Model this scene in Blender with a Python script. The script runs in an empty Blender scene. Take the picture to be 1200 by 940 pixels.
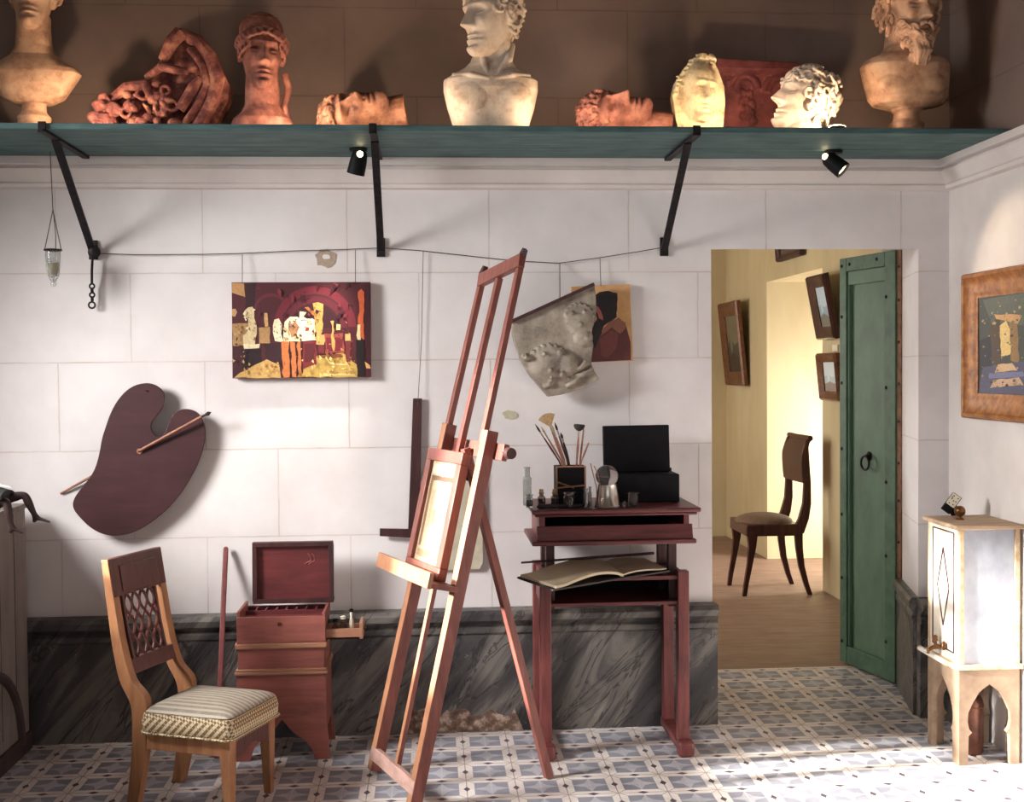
import bpy, bmesh, math, random
from mathutils import Vector, Matrix, noise as mnoise
V = Vector
sc = bpy.context.scene
COL = sc.collection
rnd = random.Random(7)
PI = math.pi

# ------------------------------------------------------------------ camera
F, EYE = 1371.0, 1.55
YAW, PITCH, ROLL = math.radians(4.0), math.radians(1.6), math.radians(-0.49)
RC = (Matrix.Rotation(-YAW, 3, 'Z') @ Matrix.Rotation(PI / 2 - PITCH, 3, 'X') @ Matrix.Rotation(ROLL, 3, 'Z'))
CAMP = V((0, 0, EYE))
cd = bpy.data.cameras.new('camera')
cam = bpy.data.objects.new('camera', cd)
COL.objects.link(cam)
cam.matrix_world = Matrix.Translation(CAMP) @ RC.to_4x4()
cd.sensor_width = 36.0
cd.lens = F * 36.0 / 1200.0
cd.clip_start = 0.05
sc.camera = cam


def ray(x, y):
    return RC @ V(((x - 600) / F, (470 - y) / F, -1.0))


def atY(x, y, Y):
    d = ray(x, y); return CAMP + d * (Y / d.y)


def atX(x, y, X):
    d = ray(x, y); return CAMP + d * (X / d.x)


def atZ(x, y, Z=0.0):
    d = ray(x, y); return CAMP + d * ((Z - EYE) / d.z)


def on_plane(x, y, P, N):
    d = ray(x, y); return CAMP + d * ((P - CAMP).dot(N) / d.dot(N))


# ------------------------------------------------------------------ materials
def lin(c):
    out = []
    for v in c[:3]:
        v = v / 255.0
        out.append(v / 12.92 if v <= 0.04045 else ((v + 0.055) / 1.055) ** 2.4)
    return (out[0], out[1], out[2], 1.0)


class NT:
    def __init__(s, name):
        s.mat = bpy.data.materials.new(name); s.mat.use_nodes = True
        s.t = s.mat.node_tree; s.N = s.t.nodes; s.L = s.t.links
        s.N.clear()
        s.out = s.N.new('ShaderNodeOutputMaterial')
        s.b = s.N.new('ShaderNodeBsdfPrincipled')
        s.L.new(s.b.outputs[0], s.out.inputs[0])

    def put(s, sock, v):
        if hasattr(v, 'is_linked') or hasattr(v, 'links'):
            s.L.new(v, sock)
        else:
            sock.default_value = v

    def m(s, op, a, b=None, c=None, clamp=False):
        n = s.N.new('ShaderNodeMath'); n.operation = op; n.use_clamp = clamp
        s.put(n.inputs[0], a)
        if b is not None: s.put(n.inputs[1], b)
        if c is not None: s.put(n.inputs[2], c)
        return n.outputs[0]

    def pos(s):
        return s.N.new('ShaderNodeTexCoord').outputs['Object']

    def sep(s, v):
        n = s.N.new('ShaderNodeSeparateXYZ'); s.L.new(v, n.inputs[0]); return n.outputs

    def comb(s, x, y, z):
        n = s.N.new('ShaderNodeCombineXYZ')
        for i, k in enumerate((x, y, z)): s.put(n.inputs[i], k)
        return n.outputs[0]

    def map(s, v, scale=(1, 1, 1), rot=(0, 0, 0), loc=(0, 0, 0)):
        n = s.N.new('ShaderNodeMapping'); s.L.new(v, n.inputs[0])
        n.inputs['Scale'].default_value = scale; n.inputs['Rotation'].default_value = rot
        n.inputs['Location'].default_value = loc
        return n.outputs[0]

    def noise(s, v, scale=5, detail=4, rough=0.55, dist=0.0):
        n = s.N.new('ShaderNodeTexNoise'); s.L.new(v, n.inputs['Vector'])
        n.inputs['Scale'].default_value = scale; n.inputs['Detail'].default_value = detail
        n.inputs['Roughness'].default_value = rough; n.inputs['Distortion'].default_value = dist
        return n.outputs['Fac']

    def wave(s, v, scale=2, dist=5, detail=3, dscale=1.5, dirn='X'):
        n = s.N.new('ShaderNodeTexWave'); s.L.new(v, n.inputs['Vector'])
        n.bands_direction = dirn
        n.inputs['Scale'].default_value = scale; n.inputs['Distortion'].default_value = dist
        n.inputs['Detail'].default_value = detail; n.inputs['Detail Scale'].default_value = dscale
        return n.outputs['Fac']

    def vor(s, v, scale=5):
        n = s.N.new('ShaderNodeTexVoronoi'); s.L.new(v, n.inputs['Vector'])
        n.inputs['Scale'].default_value = scale
        return n.outputs['Distance']

    def ramp(s, f, stops):
        n = s.N.new('ShaderNodeValToRGB'); s.L.new(f, n.inputs[0])
        e = n.color_ramp.elements
        while len(e) > 1: e.remove(e[0])
        for i, (p, c) in enumerate(stops):
            k = e[0] if i == 0 else e.new(p)
            k.position = p; k.color = c
        return n.outputs[0]

    def mix(s, f, a, b):
        n = s.N.new('ShaderNodeMix'); n.data_type = 'RGBA'
        s.put(n.inputs[0], f); s.put(n.inputs[6], a); s.put(n.inputs[7], b)
        return n.outputs[2]

    def bump(s, h, strength=0.3, dist=0.01):
        n = s.N.new('ShaderNodeBump'); s.L.new(h, n.inputs['Height'])
        n.inputs['Strength'].default_value = strength; n.inputs['Distance'].default_value = dist
        s.L.new(n.outputs[0], s.b.inputs['Normal'])

    def done(s, col, rough=0.6, metal=0.0, spec=0.5):
        s.put(s.b.inputs['Base Color'], col); s.put(s.b.inputs['Roughness'], rough)
        s.b.inputs['Metallic'].default_value = metal
        s.b.inputs['Specular IOR Level'].default_value = spec
        return s.mat


def plain(name, c1, c2=None, scale=12, rough=0.6, metal=0.0, spec=0.4, stretch=(1, 1, 1), bump=0.15, bd=0.004, detail=5):
    n = NT(name); p = n.map(n.pos(), stretch)
    f = n.noise(p, scale, detail, 0.6)
    if c2 is None: c2 = tuple(v * 0.75 for v in c1)
    col = n.ramp(f, [(0.3, lin(c2)), (0.68, lin(c1))])
    if bump: n.bump(f, bump, bd)
    return n.done(col, rough, metal, spec)


def wood(name, c1, c2, axis='Z', scale=9, rough=0.45, spec=0.4, bump=0.1):
    st = {'X': (0.12, 1, 1), 'Y': (1, 0.12, 1), 'Z': (1, 1, 0.12)}[axis]
    n = NT(name); p = n.map(n.pos(), st)
    f = n.noise(p, scale * 6, 6, 0.65, 0.6)
    g = n.noise(n.pos(), 7, 3, 0.5)
    h = n.m('ADD', n.m('MULTIPLY', f, 0.65), n.m('MULTIPLY', g, 0.35))
    col = n.ramp(h, [(0.34, lin(c2)), (0.64, lin(c1))])
    n.bump(f, bump, 0.002)
    return n.done(col, rough, 0, spec)


def stone(name, c1, c2, c3, scale=14, bump=0.5, rough=0.75):
    n = NT(name); p = n.pos()
    f = n.noise(p, scale, 6, 0.65); g = n.noise(p, scale * 3.3, 4, 0.7)
    col = n.ramp(f, [(0.33, lin(c3)), (0.5, lin(c2)), (0.66, lin(c1))])
    col = n.mix(n.m('MULTIPLY', n.m('GREATER_THAN', g, 0.64), 0.45), col, lin(c3))
    n.bump(n.m('ADD', f, g), bump, 0.004)
    return n.done(col, rough, 0, 0.25)


def blocks_wall(name, base, base2, joint, jw=0.0028, jstr=0.55):
    """painted ashlar: faint joint lines in running bond on the XZ plane, world metres"""
    n = NT(name); p = n.pos(); o = n.sep(p)
    X, Z = o[0], o[2]
    wob = n.m('MULTIPLY', n.m('SUBTRACT', n.noise(p, 9, 3), 0.5), 0.008)
    zz = n.m('ADD', n.m('DIVIDE', n.m('SUBTRACT', n.m('ADD', Z, wob), 0.476), 0.3710), 40.0)
    row = n.m('FLOOR', zz)
    fz = n.m('FRACT', zz)
    off = n.m('MULTIPLY', n.m('MODULO', row, 2.0), 0.5)
    xx = n.m('ADD', n.m('ADD', n.m('DIVIDE', n.m('ADD', n.m('ADD', X, wob), 0.945), 0.6010), 40.0), off)
    fx = n.m('FRACT', xx)
    dz = n.m('MULTIPLY', n.m('MINIMUM', fz, n.m('SUBTRACT', 1.0, fz)), 0.371)
    dx = n.m('MULTIPLY', n.m('MINIMUM', fx, n.m('SUBTRACT', 1.0, fx)), 0.601)
    d = n.m('MINIMUM', dz, dx)
    brk = n.noise(p, 5.5, 4, 0.6)
    line = n.m('MULTIPLY', n.m('LESS_THAN', d, jw), n.m('MULTIPLY_ADD', brk, 1.6, -0.25, clamp=True))
    soft = n.m('MULTIPLY', n.m('SUBTRACT', 1.0, n.m('DIVIDE', d, 0.03), clamp=True), 0.06)
    f = n.noise(p, 2.2, 5, 0.6)
    col = n.ramp(f, [(0.3, lin(base2)), (0.62, lin(base))])
    col = n.mix(n.m('MULTIPLY', n.m('MAXIMUM', line, soft), jstr), col, lin(joint))
    n.bump(n.m('ADD', n.m('MULTIPLY', n.noise(p, 40, 5, 0.6), 0.35), n.m('MULTIPLY', n.m('LESS_THAN', d, jw), -1.0)), 0.25, 0.003)
    return n.done(col, 0.85, 0, 0.2)


def tile_floor():
    n = NT('patterned_cement_tile'); p = n.pos(); o = n.sep(p)
    P = 0.1830
    def per(s, o0):
        t = n.m('FRACT', n.m('ADD', n.m('DIVIDE', n.m('SUBTRACT', s, o0), P), 100.5))
        return n.m('ABSOLUTE', n.m('SUBTRACT', t, 0.5))          # 0 at star lines, 0.5 between
    a, b = per(o[0], 0.120), per(o[1], 4.366)
    mn, mx = n.m('MINIMUM', a, b), n.m('MAXIMUM', a, b)
    # white petals run along the star lines, pinched at the star centre
    w = n.m('MINIMUM', mx, 0.155)
    white = n.m('LESS_THAN', mn, w)
    dia = n.m('LESS_THAN', n.m('ADD', n.m('DIVIDE', n.m('SUBTRACT', 0.5, mx), 0.13), n.m('DIVIDE', mn, 0.07)), 1.0)
    red = n.m('MAXIMUM', n.m('LESS_THAN', mn, 0.011), n.m('MULTIPLY', n.m('LESS_THAN', n.m('SUBTRACT', mx, mn), 0.013), n.m('LESS_THAN', mx, 0.16)))
    da, db = n.m('SUBTRACT', 0.5, a), n.m('SUBTRACT', 0.5, b)
    rr = n.m('SQRT', n.m('ADD', n.m('MULTIPLY', da, da), n.m('MULTIPLY', db, db)))
    lob = n.m('LESS_THAN', n.m('ADD', n.m('MULTIPLY', n.m('MINIMUM', da, db), 1.6), n.m('MULTIPLY', n.m('MAXIMUM', da, db), 0.7)), 0.25)
    cross = n.m('LESS_THAN', n.m('MINIMUM', da, db), 0.012)
    wear = n.noise(p, 6, 5, 0.65); fine = n.noise(p, 60, 3, 0.6)
    cw = n.ramp(wear, [(0.3, lin((204, 192, 184))), (0.65, lin((236, 228, 222)))])
    cg = n.ramp(wear, [(0.3, lin((124, 124, 134))), (0.65, lin((156, 158, 168)))])
    cl = n.ramp(wear, [(0.3, lin((158, 157, 165))), (0.65, lin((192, 192, 200)))])
    col = n.mix(lob, cg, cl)
    col = n.mix(n.m('MULTIPLY', cross, 0.55), col, lin((205, 195, 188)))
    col = n.mix(white, col, cw)
    col = n.mix(dia, col, lin((72, 70, 84)))
    col = n.mix(n.m('MULTIPLY', red, 0.6), col, lin((104, 66, 56)))
    col = n.mix(n.m('MULTIPLY', fine, 0.14), col, lin((96, 84, 78)))
    n.bump(fine, 0.06, 0.002)
    return n.done(col, n.m('MULTIPLY_ADD', wear, 0.3, 0.32), 0, 0.4)


def marble_dark():
    n = NT('dark_veined_marble')
    q = n.map(n.map(n.pos(), (1, 1, 1), (0, math.radians(-38), 0)), (3.4, 2.0, 0.62))
    f = n.noise(q, 1.5, 7, 0.6, 0.9)
    cr = n.noise(q, 1.9, 5, 0.55, 1.4)
    crack = n.m('LESS_THAN', n.m('ABSOLUTE', n.m('SUBTRACT', cr, 0.5)), 0.011)
    col = n.ramp(f, [(0.33, lin((42, 40, 43))), (0.46, lin((72, 69, 68))), (0.54, lin((112, 107, 101))), (0.60, lin((88, 84, 81))), (0.72, lin((142, 136, 126)))])
    col = n.mix(n.m('MULTIPLY', crack, 0.7), col, lin((34, 31, 34)))
    g = n.noise(n.pos(), 26, 5, 0.7)
    col = n.mix(n.m('MULTIPLY', n.m('GREATER_THAN', g, 0.66), 0.35), col, lin((150, 142, 130)))
    n.bump(g, 0.15, 0.004)
    return n.done(col, 0.42, 0, 0.5)


def paint_attr():
    n = NT('oil_paint_layer')
    a = n.N.new('ShaderNodeVertexColor'); a.layer_name = 'Col'
    f = n.noise(n.pos(), 120, 4, 0.7)
    col = n.mix(n.m('MULTIPLY', n.m('SUBTRACT', f, 0.4, clamp=True), 1.1), a.outputs[0], lin((70, 40, 34)))
    n.bump(f, 0.4, 0.002)
    return n.done(col, 0.5, 0, 0.4)


def glass(name, tint=(235, 238, 236), rough=0.05):
    n = NT(name)
    n.b.inputs['Transmission Weight'].default_value = 0.94
    n.b.inputs['IOR'].default_value = 1.3
    f = n.noise(n.pos(), 30, 3)
    return n.done(n.ramp(f, [(0.3, lin(tuple(v * 0.92 for v in tint))), (0.7, lin(tint))]), rough, 0, 0.5)


def glow(name, col, strength):
    n = NT(name)
    n.b.inputs['Emission Color'].default_value = lin(col)
    n.b.inputs['Emission Strength'].default_value = strength
    return n.done(lin(col), 0.4)


M = {}
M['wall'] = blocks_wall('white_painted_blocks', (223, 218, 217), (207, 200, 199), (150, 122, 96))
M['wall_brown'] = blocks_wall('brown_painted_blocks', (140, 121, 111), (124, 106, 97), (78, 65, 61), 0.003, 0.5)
M['white'] = plain('white_plaster', (222, 216, 212), (206, 198, 194), 3, 0.85, bump=0.1)
M['patch'] = plain('bare_plaster_patch', (172, 156, 140), (150, 132, 116), 60, 0.9)
M['crumble'] = stone('crumbling_brown_plaster', (196, 176, 160), (122, 98, 84), (84, 66, 58), 26, 0.9)
M['stain'] = plain('greenish_wall_stain', (186, 184, 160), (172, 168, 142), 60, 0.9)
M['tile'] = tile_floor()
M['marble'] = marble_dark()
M['yellow_wall'] = plain('ochre_limewash', (196, 180, 144), (178, 160, 124), 2.5, 0.85, stretch=(1, 1, 0.4))
M['plank'] = wood('worn_floorboards', (150, 122, 104), (118, 92, 78), 'X', 4, 0.55)
M['ceiling'] = plain('dim_plaster_ceiling', (150, 136, 124), (130, 116, 106), 3, 0.9)
M['shelf_green'] = wood('blue_green_painted_board', (86, 116, 114), (42, 70, 76), 'X', 5, 0.6)
M['iron'] = plain('black_wrought_iron', (46, 40, 42), (26, 23, 26), 40, 0.55, 0.6)
M['black'] = plain('matt_black_lacquer', (20, 19, 21), (13, 12, 14), 20, 0.6, spec=0.15, bump=0.03)
M['cord'] = plain('thin_grey_cord', (98, 86, 80), (70, 60, 56), 90, 0.9)
M['glass'] = glass('clear_glass')
M['glass_smoky'] = glass('smoky_glass', (206, 194, 190), 0.06)
M['white_wax'] = plain('pale_lamp_oil', (214, 198, 170), (196, 178, 150), 30, 0.5)
M['palette'] = wood('purple_brown_palette_wood', (74, 44, 46), (56, 32, 35), 'X', 3, 0.42)
M['stick'] = wood('pale_brush_wood', (164, 112, 88), (120, 78, 60), 'X', 6, 0.5)
M['darkwood'] = wood('dark_stained_wood', (76, 44, 42), (46, 26, 27), 'Z', 6, 0.45)
M['easel'] = wood('reddish_easel_wood', (146, 86, 74), (104, 58, 52), 'Z', 6, 0.38)
M['easel_sunlit'] = wood('sunlit_easel_wood_tone', (182, 132, 98), (146, 98, 74), 'Z', 6, 0.38)  # sunlit tone of the easel wood, painted into the colour
M['stretcher'] = wood('pale_pinkish_worn_wood', (190, 154, 142), (154, 120, 110), 'Y', 6, 0.6)
M['redwood'] = wood('red_stained_wood', (124, 66, 62), (84, 42, 43), 'Z', 6, 0.4)
M['redwood_x'] = wood('red_stained_wood_board', (114, 62, 60), (80, 42, 43), 'X', 6, 0.4)
M['boxwood'] = wood('salmon_red_wood', (152, 90, 80), (118, 66, 60), 'X', 6, 0.45)
M['boxwood_edge'] = wood('worn_tan_moulding', (172, 126, 98), (142, 96, 76), 'X', 6, 0.5)
M['lidwood'] = wood('dark_red_lid_panel', (112, 52, 52), (80, 36, 38), 'X', 4, 0.42)
M['chairwood'] = wood('golden_brown_chair_wood', (172, 122, 84), (130, 86, 60), 'Z', 5, 0.4)
M['chairpanel'] = wood('dark_red_brown_veneer', (98, 58, 52), (70, 40, 38), 'Z', 5, 0.35)
M['mahog'] = wood('dark_mahogany', (78, 40, 36), (40, 20, 20), 'Z', 6, 0.25)
M['brownseat'] = plain('brown_upholstery', (116, 92, 72), (92, 72, 56), 60, 0.9)
M['gilt'] = plain('worn_gilt_frame', (176, 118, 62), (116, 64, 36), 26, 0.4, 0.15, bump=0.4)
M['giltdark'] = plain('brown_gilt_frame', (122, 78, 50), (72, 42, 30), 30, 0.4, 0.15, bump=0.4)
M['canvas_edge'] = plain('brown_canvas_edge', (140, 72, 56), (96, 46, 40), 30, 0.7)
M['ochre_canvas'] = plain('raw_ochre_canvas', (204, 160, 112), (184, 138, 92), 20, 0.8)
M['paint'] = paint_attr()
M['plaster_grey'] = stone('grey_plaster_relief', (170, 160, 146), (146, 135, 122), (108, 98, 90), 10, 0.5)
M['plaster_white'] = stone('white_plaster_cast', (218, 206, 190), (202, 186, 168), (160, 138, 120), 9, 0.35)
M['plaster_warm'] = stone('warm_toned_plaster', (206, 172, 142), (188, 150, 122), (140, 104, 84), 11, 0.35)
M['terracotta'] = stone('red_brown_terracotta', (164, 112, 96), (130, 82, 72), (84, 52, 48), 12, 0.6)
M['terra_frag'] = stone('mottled_red_terracotta', (176, 122, 100), (124, 72, 66), (66, 38, 40), 16, 0.9)
M['dark_cast'] = stone('dark_brown_cast', (156, 112, 88), (120, 82, 66), (66, 44, 40), 12, 0.5)
M['cream'] = stone('cream_plaster_mask', (226, 210, 170), (206, 188, 148), (150, 116, 92), 16, 0.35)
M['red_relief'] = stone('dark_red_relief', (136, 76, 72), (114, 60, 58), (74, 40, 40), 10, 0.4)
M['green_door'] = plain('green_door_paint', (98, 132, 108), (78, 108, 88), 9, 0.55, stretch=(1, 1, 0.5), bump=0.2)
M['green_dark'] = plain('green_frame_paint', (84, 120, 94), (60, 92, 74), 14, 0.55)
M['raw_edge'] = plain('bare_timber_edge', (150, 110, 84), (108, 76, 58), 24, 0.8)
M['cab_white'] = plain('worn_white_paint', (226, 220, 208), (198, 184, 164), 7, 0.6, bump=0.2)
M['cab_edge'] = plain('worn_cream_edge', (206, 186, 154), (164, 132, 98), 20, 0.6)
M['cab_top'] = wood('worn_wooden_top', (190, 166, 138), (148, 120, 96), 'X', 6, 0.6)
M['cab_stand'] = plain('pale_worn_stand_wood', (150, 128, 106), (112, 90, 72), 9, 0.65, bump=0.3)
M['bluish_marble'] = plain('pale_bluish_marble', (172, 176, 185), (132, 136, 147), 7, 0.4, stretch=(1, 1, 0.7))
M['brass'] = plain('aged_brass', (142, 98, 60), (92, 58, 38), 40, 0.32, 0.8)
M['copper'] = plain('dark_copper_urn', (110, 70, 54), (66, 42, 36), 12, 0.4, 0.6)
M['tin'] = plain('polished_tin', (214, 208, 200), (184, 176, 168), 20, 0.25, 0.9, bump=0.05)
M['ivory'] = plain('ivory_face', (232, 224, 204), (214, 202, 178), 20, 0.5, bump=0.0)
M['cork'] = plain('cork', (196, 160, 112), (160, 122, 82), 60, 0.9)
M['brownink'] = plain('brown_liquid', (92, 52, 46), (70, 38, 34), 20, 0.2)
M['darkink'] = plain('dark_liquid', (34, 32, 40), (22, 20, 26), 20, 0.2)
M['bristle'] = plain('tan_bristle', (188, 158, 116), (150, 120, 84), 90, 0.9)
M['bristle_dark'] = plain('dark_bristle', (66, 54, 52), (40, 32, 32), 90, 0.9)
M['ferrule'] = plain('dull_ferrule', (176, 168, 156), (140, 130, 120), 30, 0.35, 0.8)
M['paper'] = plain('aged_paper', (200, 186, 160), (182, 166, 138), 10, 0.85)
M['cover'] = plain('dark_book_cover', (58, 46, 44), (40, 32, 32), 30, 0.7)
M['panel_pale'] = plain('pale_primed_panel', (206, 198, 178), (180, 170, 148), 14, 0.8)
M['picture_pale'] = plain('pale_sketch_ground', (224, 208, 178), (176, 152, 122), 9, 0.45, bump=0.2)
M['cabgrey'] = wood('grey_weathered_boards', (134, 124, 118), (110, 100, 96), 'Z', 3, 0.75)
M['cabdark'] = wood('dark_weathered_arch', (74, 62, 60), (54, 44, 44), 'Z', 3, 0.75)
M['mannequin'] = wood('dark_stained_figure_wood', (60, 42, 40), (40, 28, 28), 'Z', 6, 0.45)
M['cloth_dark'] = plain('dark_green_cloth', (52, 56, 54), (36, 38, 38), 30, 0.9)
M['cloth_white'] = plain('white_cloth', (200, 194, 188), (180, 172, 166), 30, 0.9)
M['lamp_glow'] = glow('lamp_lens_glow', (255, 226, 176), 14.0)
M['sky_pane'] = plain('window_frame_white', (222, 218, 210), (206, 200, 192), 10, 0.6)


def stripe_seat():
    n = NT('striped_silk_seat'); o = n.sep(n.pos())
    s = n.m('FRACT', n.m('MULTIPLY', o[1], 42.0))
    f = n.noise(n.pos(), 40, 4, 0.6)
    k = n.m('ADD', n.m('MULTIPLY', n.m('GREATER_THAN', s, 0.55), 0.5), n.m('MULTIPLY', f, 0.6))
    col = n.ramp(k, [(0.2, lin((116, 106, 94))), (0.75, lin((160, 150, 134)))])
    n.bump(f, 0.3, 0.002)
    return n.done(col, 0.6, 0, 0.4)


def check_band():
    n = NT('chequered_gimp_band'); o = n.sep(n.pos())
    p = n.comb(n.m('ADD', o[0], o[1]), n.m('SUBTRACT', o[0], o[1]), o[2])
    c = n.N.new('ShaderNodeTexChecker'); n.L.new(n.map(n.pos(), (1, 1, 1), (0.0, math.radians(45), math.radians(45))), c.inputs[0])
    c.inputs[1].default_value = lin((206, 192, 160)); c.inputs[2].default_value = lin((126, 96, 68)); c.inputs[3].default_value = 95
    return n.done(c.outputs[0], 0.8, 0, 0.2)


M['seat'] = stripe_seat()
M['band'] = check_band()

# ------------------------------------------------------------------ building helpers
WMX = {}


class MB:
    def __init__(s):
        s.bm = bmesh.new(); s.col = None

    def face(s, pts, mi=0, col=None):
        f = s.bm.faces.new([s.bm.verts.new(p) for p in pts]); f.material_index = mi
        if col is not None:
            L = s.bm.loops.layers.float_color.get('Col') or s.bm.loops.layers.float_color.new('Col')
            for l in f.loops: l[L] = col
        return f

    def grid(s, rows, mi=0, closeu=False, cap0=False, cap1=False):
        vs = [[s.bm.verts.new(p) for p in r] for r in rows]
        n = len(rows[0])
        for i in range(len(rows) - 1):
            for j in range(n if closeu else n - 1):
                k = (j + 1) % n
                f = s.bm.faces.new((vs[i][j], vs[i][k], vs[i + 1][k], vs[i + 1][j])); f.material_index = mi
        if cap0: s.bm.faces.new(list(reversed(vs[0]))).material_index = mi
        if cap1: s.bm.faces.new(vs[-1]).material_index = mi
        return s

    def hexa(s, p, mi=0):
        """8 points: bottom ring 0-3, top ring 4-7"""
        v = [s.bm.verts.new(q) for q in p]
        for f in ((3, 2, 1, 0), (4, 5, 6, 7), (0, 1, 5, 4), (1, 2, 6, 5), (2, 3, 7, 6), (3, 0, 4, 7)):
            s.bm.faces.new([v[i] for i in f]).material_index = mi
        return s

    def box(s, lo, hi, mat=None, mi=0):
        x0, y0, z0 = lo; x1, y1, z1 = hi
        p = [V(q) for q in ((x0, y0, z0), (x1, y0, z0), (x1, y1, z0), (x0, y1, z0), (x0, y0, z1), (x1, y0, z1), (x1, y1, z1), (x0, y1, z1))]
        if mat: p = [mat @ q for q in p]
        return s.hexa(p, mi)

    def bar(s, p, q, w, h, side, w2=None, h2=None, mi=0):
        """rectangular bar p->q; w across 'side', h across the third axis"""
        p, q, side = V(p), V(q), V(side)
        d = (q - p).normalized(); a = (side - d * side.dot(d)).normalized(); b = d.cross(a)
        w2 = w if w2 is None else w2; h2 = h if h2 is None else h2
        r = []
        for c, ww, hh in ((p, w, h), (q, w2, h2)):
            r += [c - a * ww / 2 - b * hh / 2, c + a * ww / 2 - b * hh / 2, c + a * ww / 2 + b * hh / 2, c - a * ww / 2 + b * hh / 2]
        return s.hexa(r, mi)

    def tube(s, pts, r, n=10, mi=0):
        pts = [V(p) for p in pts]; rows = []
        a0 = None
        for i, p in enumerate(pts):
            d = (pts[min(i + 1, len(pts) - 1)] - pts[max(i - 1, 0)]).normalized()
            if a0 is None:
                a0 = d.orthogonal().normalized()
            a0 = (a0 - d * a0.dot(d)).normalized(); b0 = d.cross(a0)
            rr = r[i] if isinstance(r, (list, tuple)) else r
            rows.append([p + (a0 * math.cos(2 * PI * k / n) + b0 * math.sin(2 * PI * k / n)) * rr for k in range(n)])
        return s.grid(rows, mi, True, True, True)

    def lathe(s, prof, mat=None, n=24, mi=0):
        mat = mat or Matrix()
        rows = [[mat @ V((max(r, 1e-4) * math.cos(2 * PI * k / n), max(r, 1e-4) * math.sin(2 * PI * k / n), z)) for k in range(n)] for r, z in prof]
        return s.grid(rows, mi, True, True, True)

    def prism(s, pts, vec, mi=0):
        vec = V(vec)
        a = [s.bm.verts.new(p) for p in pts]; b = [s.bm.verts.new(V(p) + vec) for p in pts]
        n = len(a)
        s.bm.faces.new(list(reversed(a))).material_index = mi
        s.bm.faces.new(b).material_index = mi
        for i in range(n):
            s.bm.faces.new((a[i], a[(i + 1) % n], b[(i + 1) % n], b[i])).material_index = mi
        return s

    def ell(s, c, r, mat=None, nu=16, nv=10, mi=0):
        mat = mat or Matrix(); c = V(c)
        rows = []
        for i in range(nv + 1):
            t = PI * i / nv
            st, ct = max(math.sin(t), 1e-3), math.cos(t)
            rows.append([mat @ (c + V((r[0] * st * math.cos(2 * PI * k / nu), r[1] * st * math.sin(2 * PI * k / nu), -r[2] * ct))) for k in range(nu)])
        return s.grid(rows, mi, True, True, True)

    def torus(s, c, ax, R, r, n=14, k=7, arc=1.0, mi=0, ref=None):
        c, ax = V(c), V(ax).normalized()
        a = (V(ref) - ax * V(ref).dot(ax)).normalized() if ref else ax.orthogonal().normalized()
        b = ax.cross(a)
        rows = []
        m = n if arc >= 1 else n + 1
        for i in range(m):
            t = 2 * PI * arc * i / n
            d = a * math.cos(t) + b * math.sin(t)
            rows.append([c + d * (R + r * math.cos(2 * PI * j / k)) + ax * (r * math.sin(2 * PI * j / k)) for j in range(k)])
        if arc >= 1:
            rows.append(rows[0])
            return s.grid(rows, mi, True)
        return s.grid(rows, mi, True, True, True)

    def pale(s, d):  # puts the second, sunlit tone on faces turned towards d
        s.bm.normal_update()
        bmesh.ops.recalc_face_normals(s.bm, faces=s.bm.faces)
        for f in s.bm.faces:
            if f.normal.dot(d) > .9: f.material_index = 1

    def merge(s, other, mat):
        me = bpy.data.meshes.new('tmp'); other.bm.to_mesh(me)
        me.transform(mat); s.bm.from_mesh(me); bpy.data.meshes.remove(me)
        return s

    def build(s, name, mats, parent=None, bevel=0, sub=0, remesh=0, smooth=True, local=False, origin=None, angle=38, smoothit=0, clampz=None):
        if clampz is not None:
            for v in s.bm.verts: v.co.z = max(v.co.z, clampz)
        bmesh.ops.remove_doubles(s.bm, verts=s.bm.verts, dist=1e-6)
        bmesh.ops.recalc_face_normals(s.bm, faces=s.bm.faces)
        me = bpy.data.meshes.new(name)
        s.bm.to_mesh(me); s.bm.free()
        o = bpy.data.objects.new(name, me); COL.objects.link(o)
        for m_ in (mats if isinstance(mats, (list, tuple)) else [mats]):
            me.materials.append(M[m_] if isinstance(m_, str) else m_)
        if parent is not None:
            o.parent = parent
            if not local: me.transform(WMX[parent.name].inverted())
            WMX[o.name] = WMX[parent.name]
        else:
            if origin is None:
                xs = [v.co for v in me.vertices]
                lo = V([min(v[i] for v in xs) for i in range(3)]); hi = V([max(v[i] for v in xs) for i in range(3)])
                origin = V(((lo.x + hi.x) / 2, (lo.y + hi.y) / 2, lo.z))
            me.transform(Matrix.Translation(-V(origin)))
            o.location = origin
            WMX[o.name] = Matrix.Translation(origin)
        if smooth:
            for p in me.polygons: p.use_smooth = True
            if not remesh: me.set_sharp_from_angle(angle=math.radians(angle))
        if bevel:
            b = o.modifiers.new('bevel', 'BEVEL'); b.width = bevel; b.segments = 2; b.limit_method = 'ANGLE'; b.angle_limit = math.radians(40)
        if remesh:
            r = o.modifiers.new('remesh', 'REMESH'); r.mode = 'VOXEL'; r.voxel_size = remesh; r.use_smooth_shade = True
            if smoothit:
                k = o.modifiers.new('smooth', 'SMOOTH'); k.iterations = smoothit; k.factor = 0.5
        if sub:
            m2 = o.modifiers.new('subdivision', 'SUBSURF'); m2.levels = sub; m2.render_levels = sub
        return o


def tag(o, label=None, cat=None, group=None, kind=None):
    if label: o['label'] = label
    if cat: o['category'] = cat
    if group: o['group'] = group
    if kind: o['kind'] = kind
    return o


def thing(name, loc, label, cat, group=None, rz=0.0):
    o = bpy.data.objects.new(name, None); COL.objects.link(o)
    o.location = loc; o.rotation_euler = (0, 0, rz); o.empty_display_size = 0.05
    WMX[o.name] = Matrix.Translation(V(loc)) @ Matrix.Rotation(rz, 4, 'Z')
    return tag(o, label, cat, group)


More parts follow.
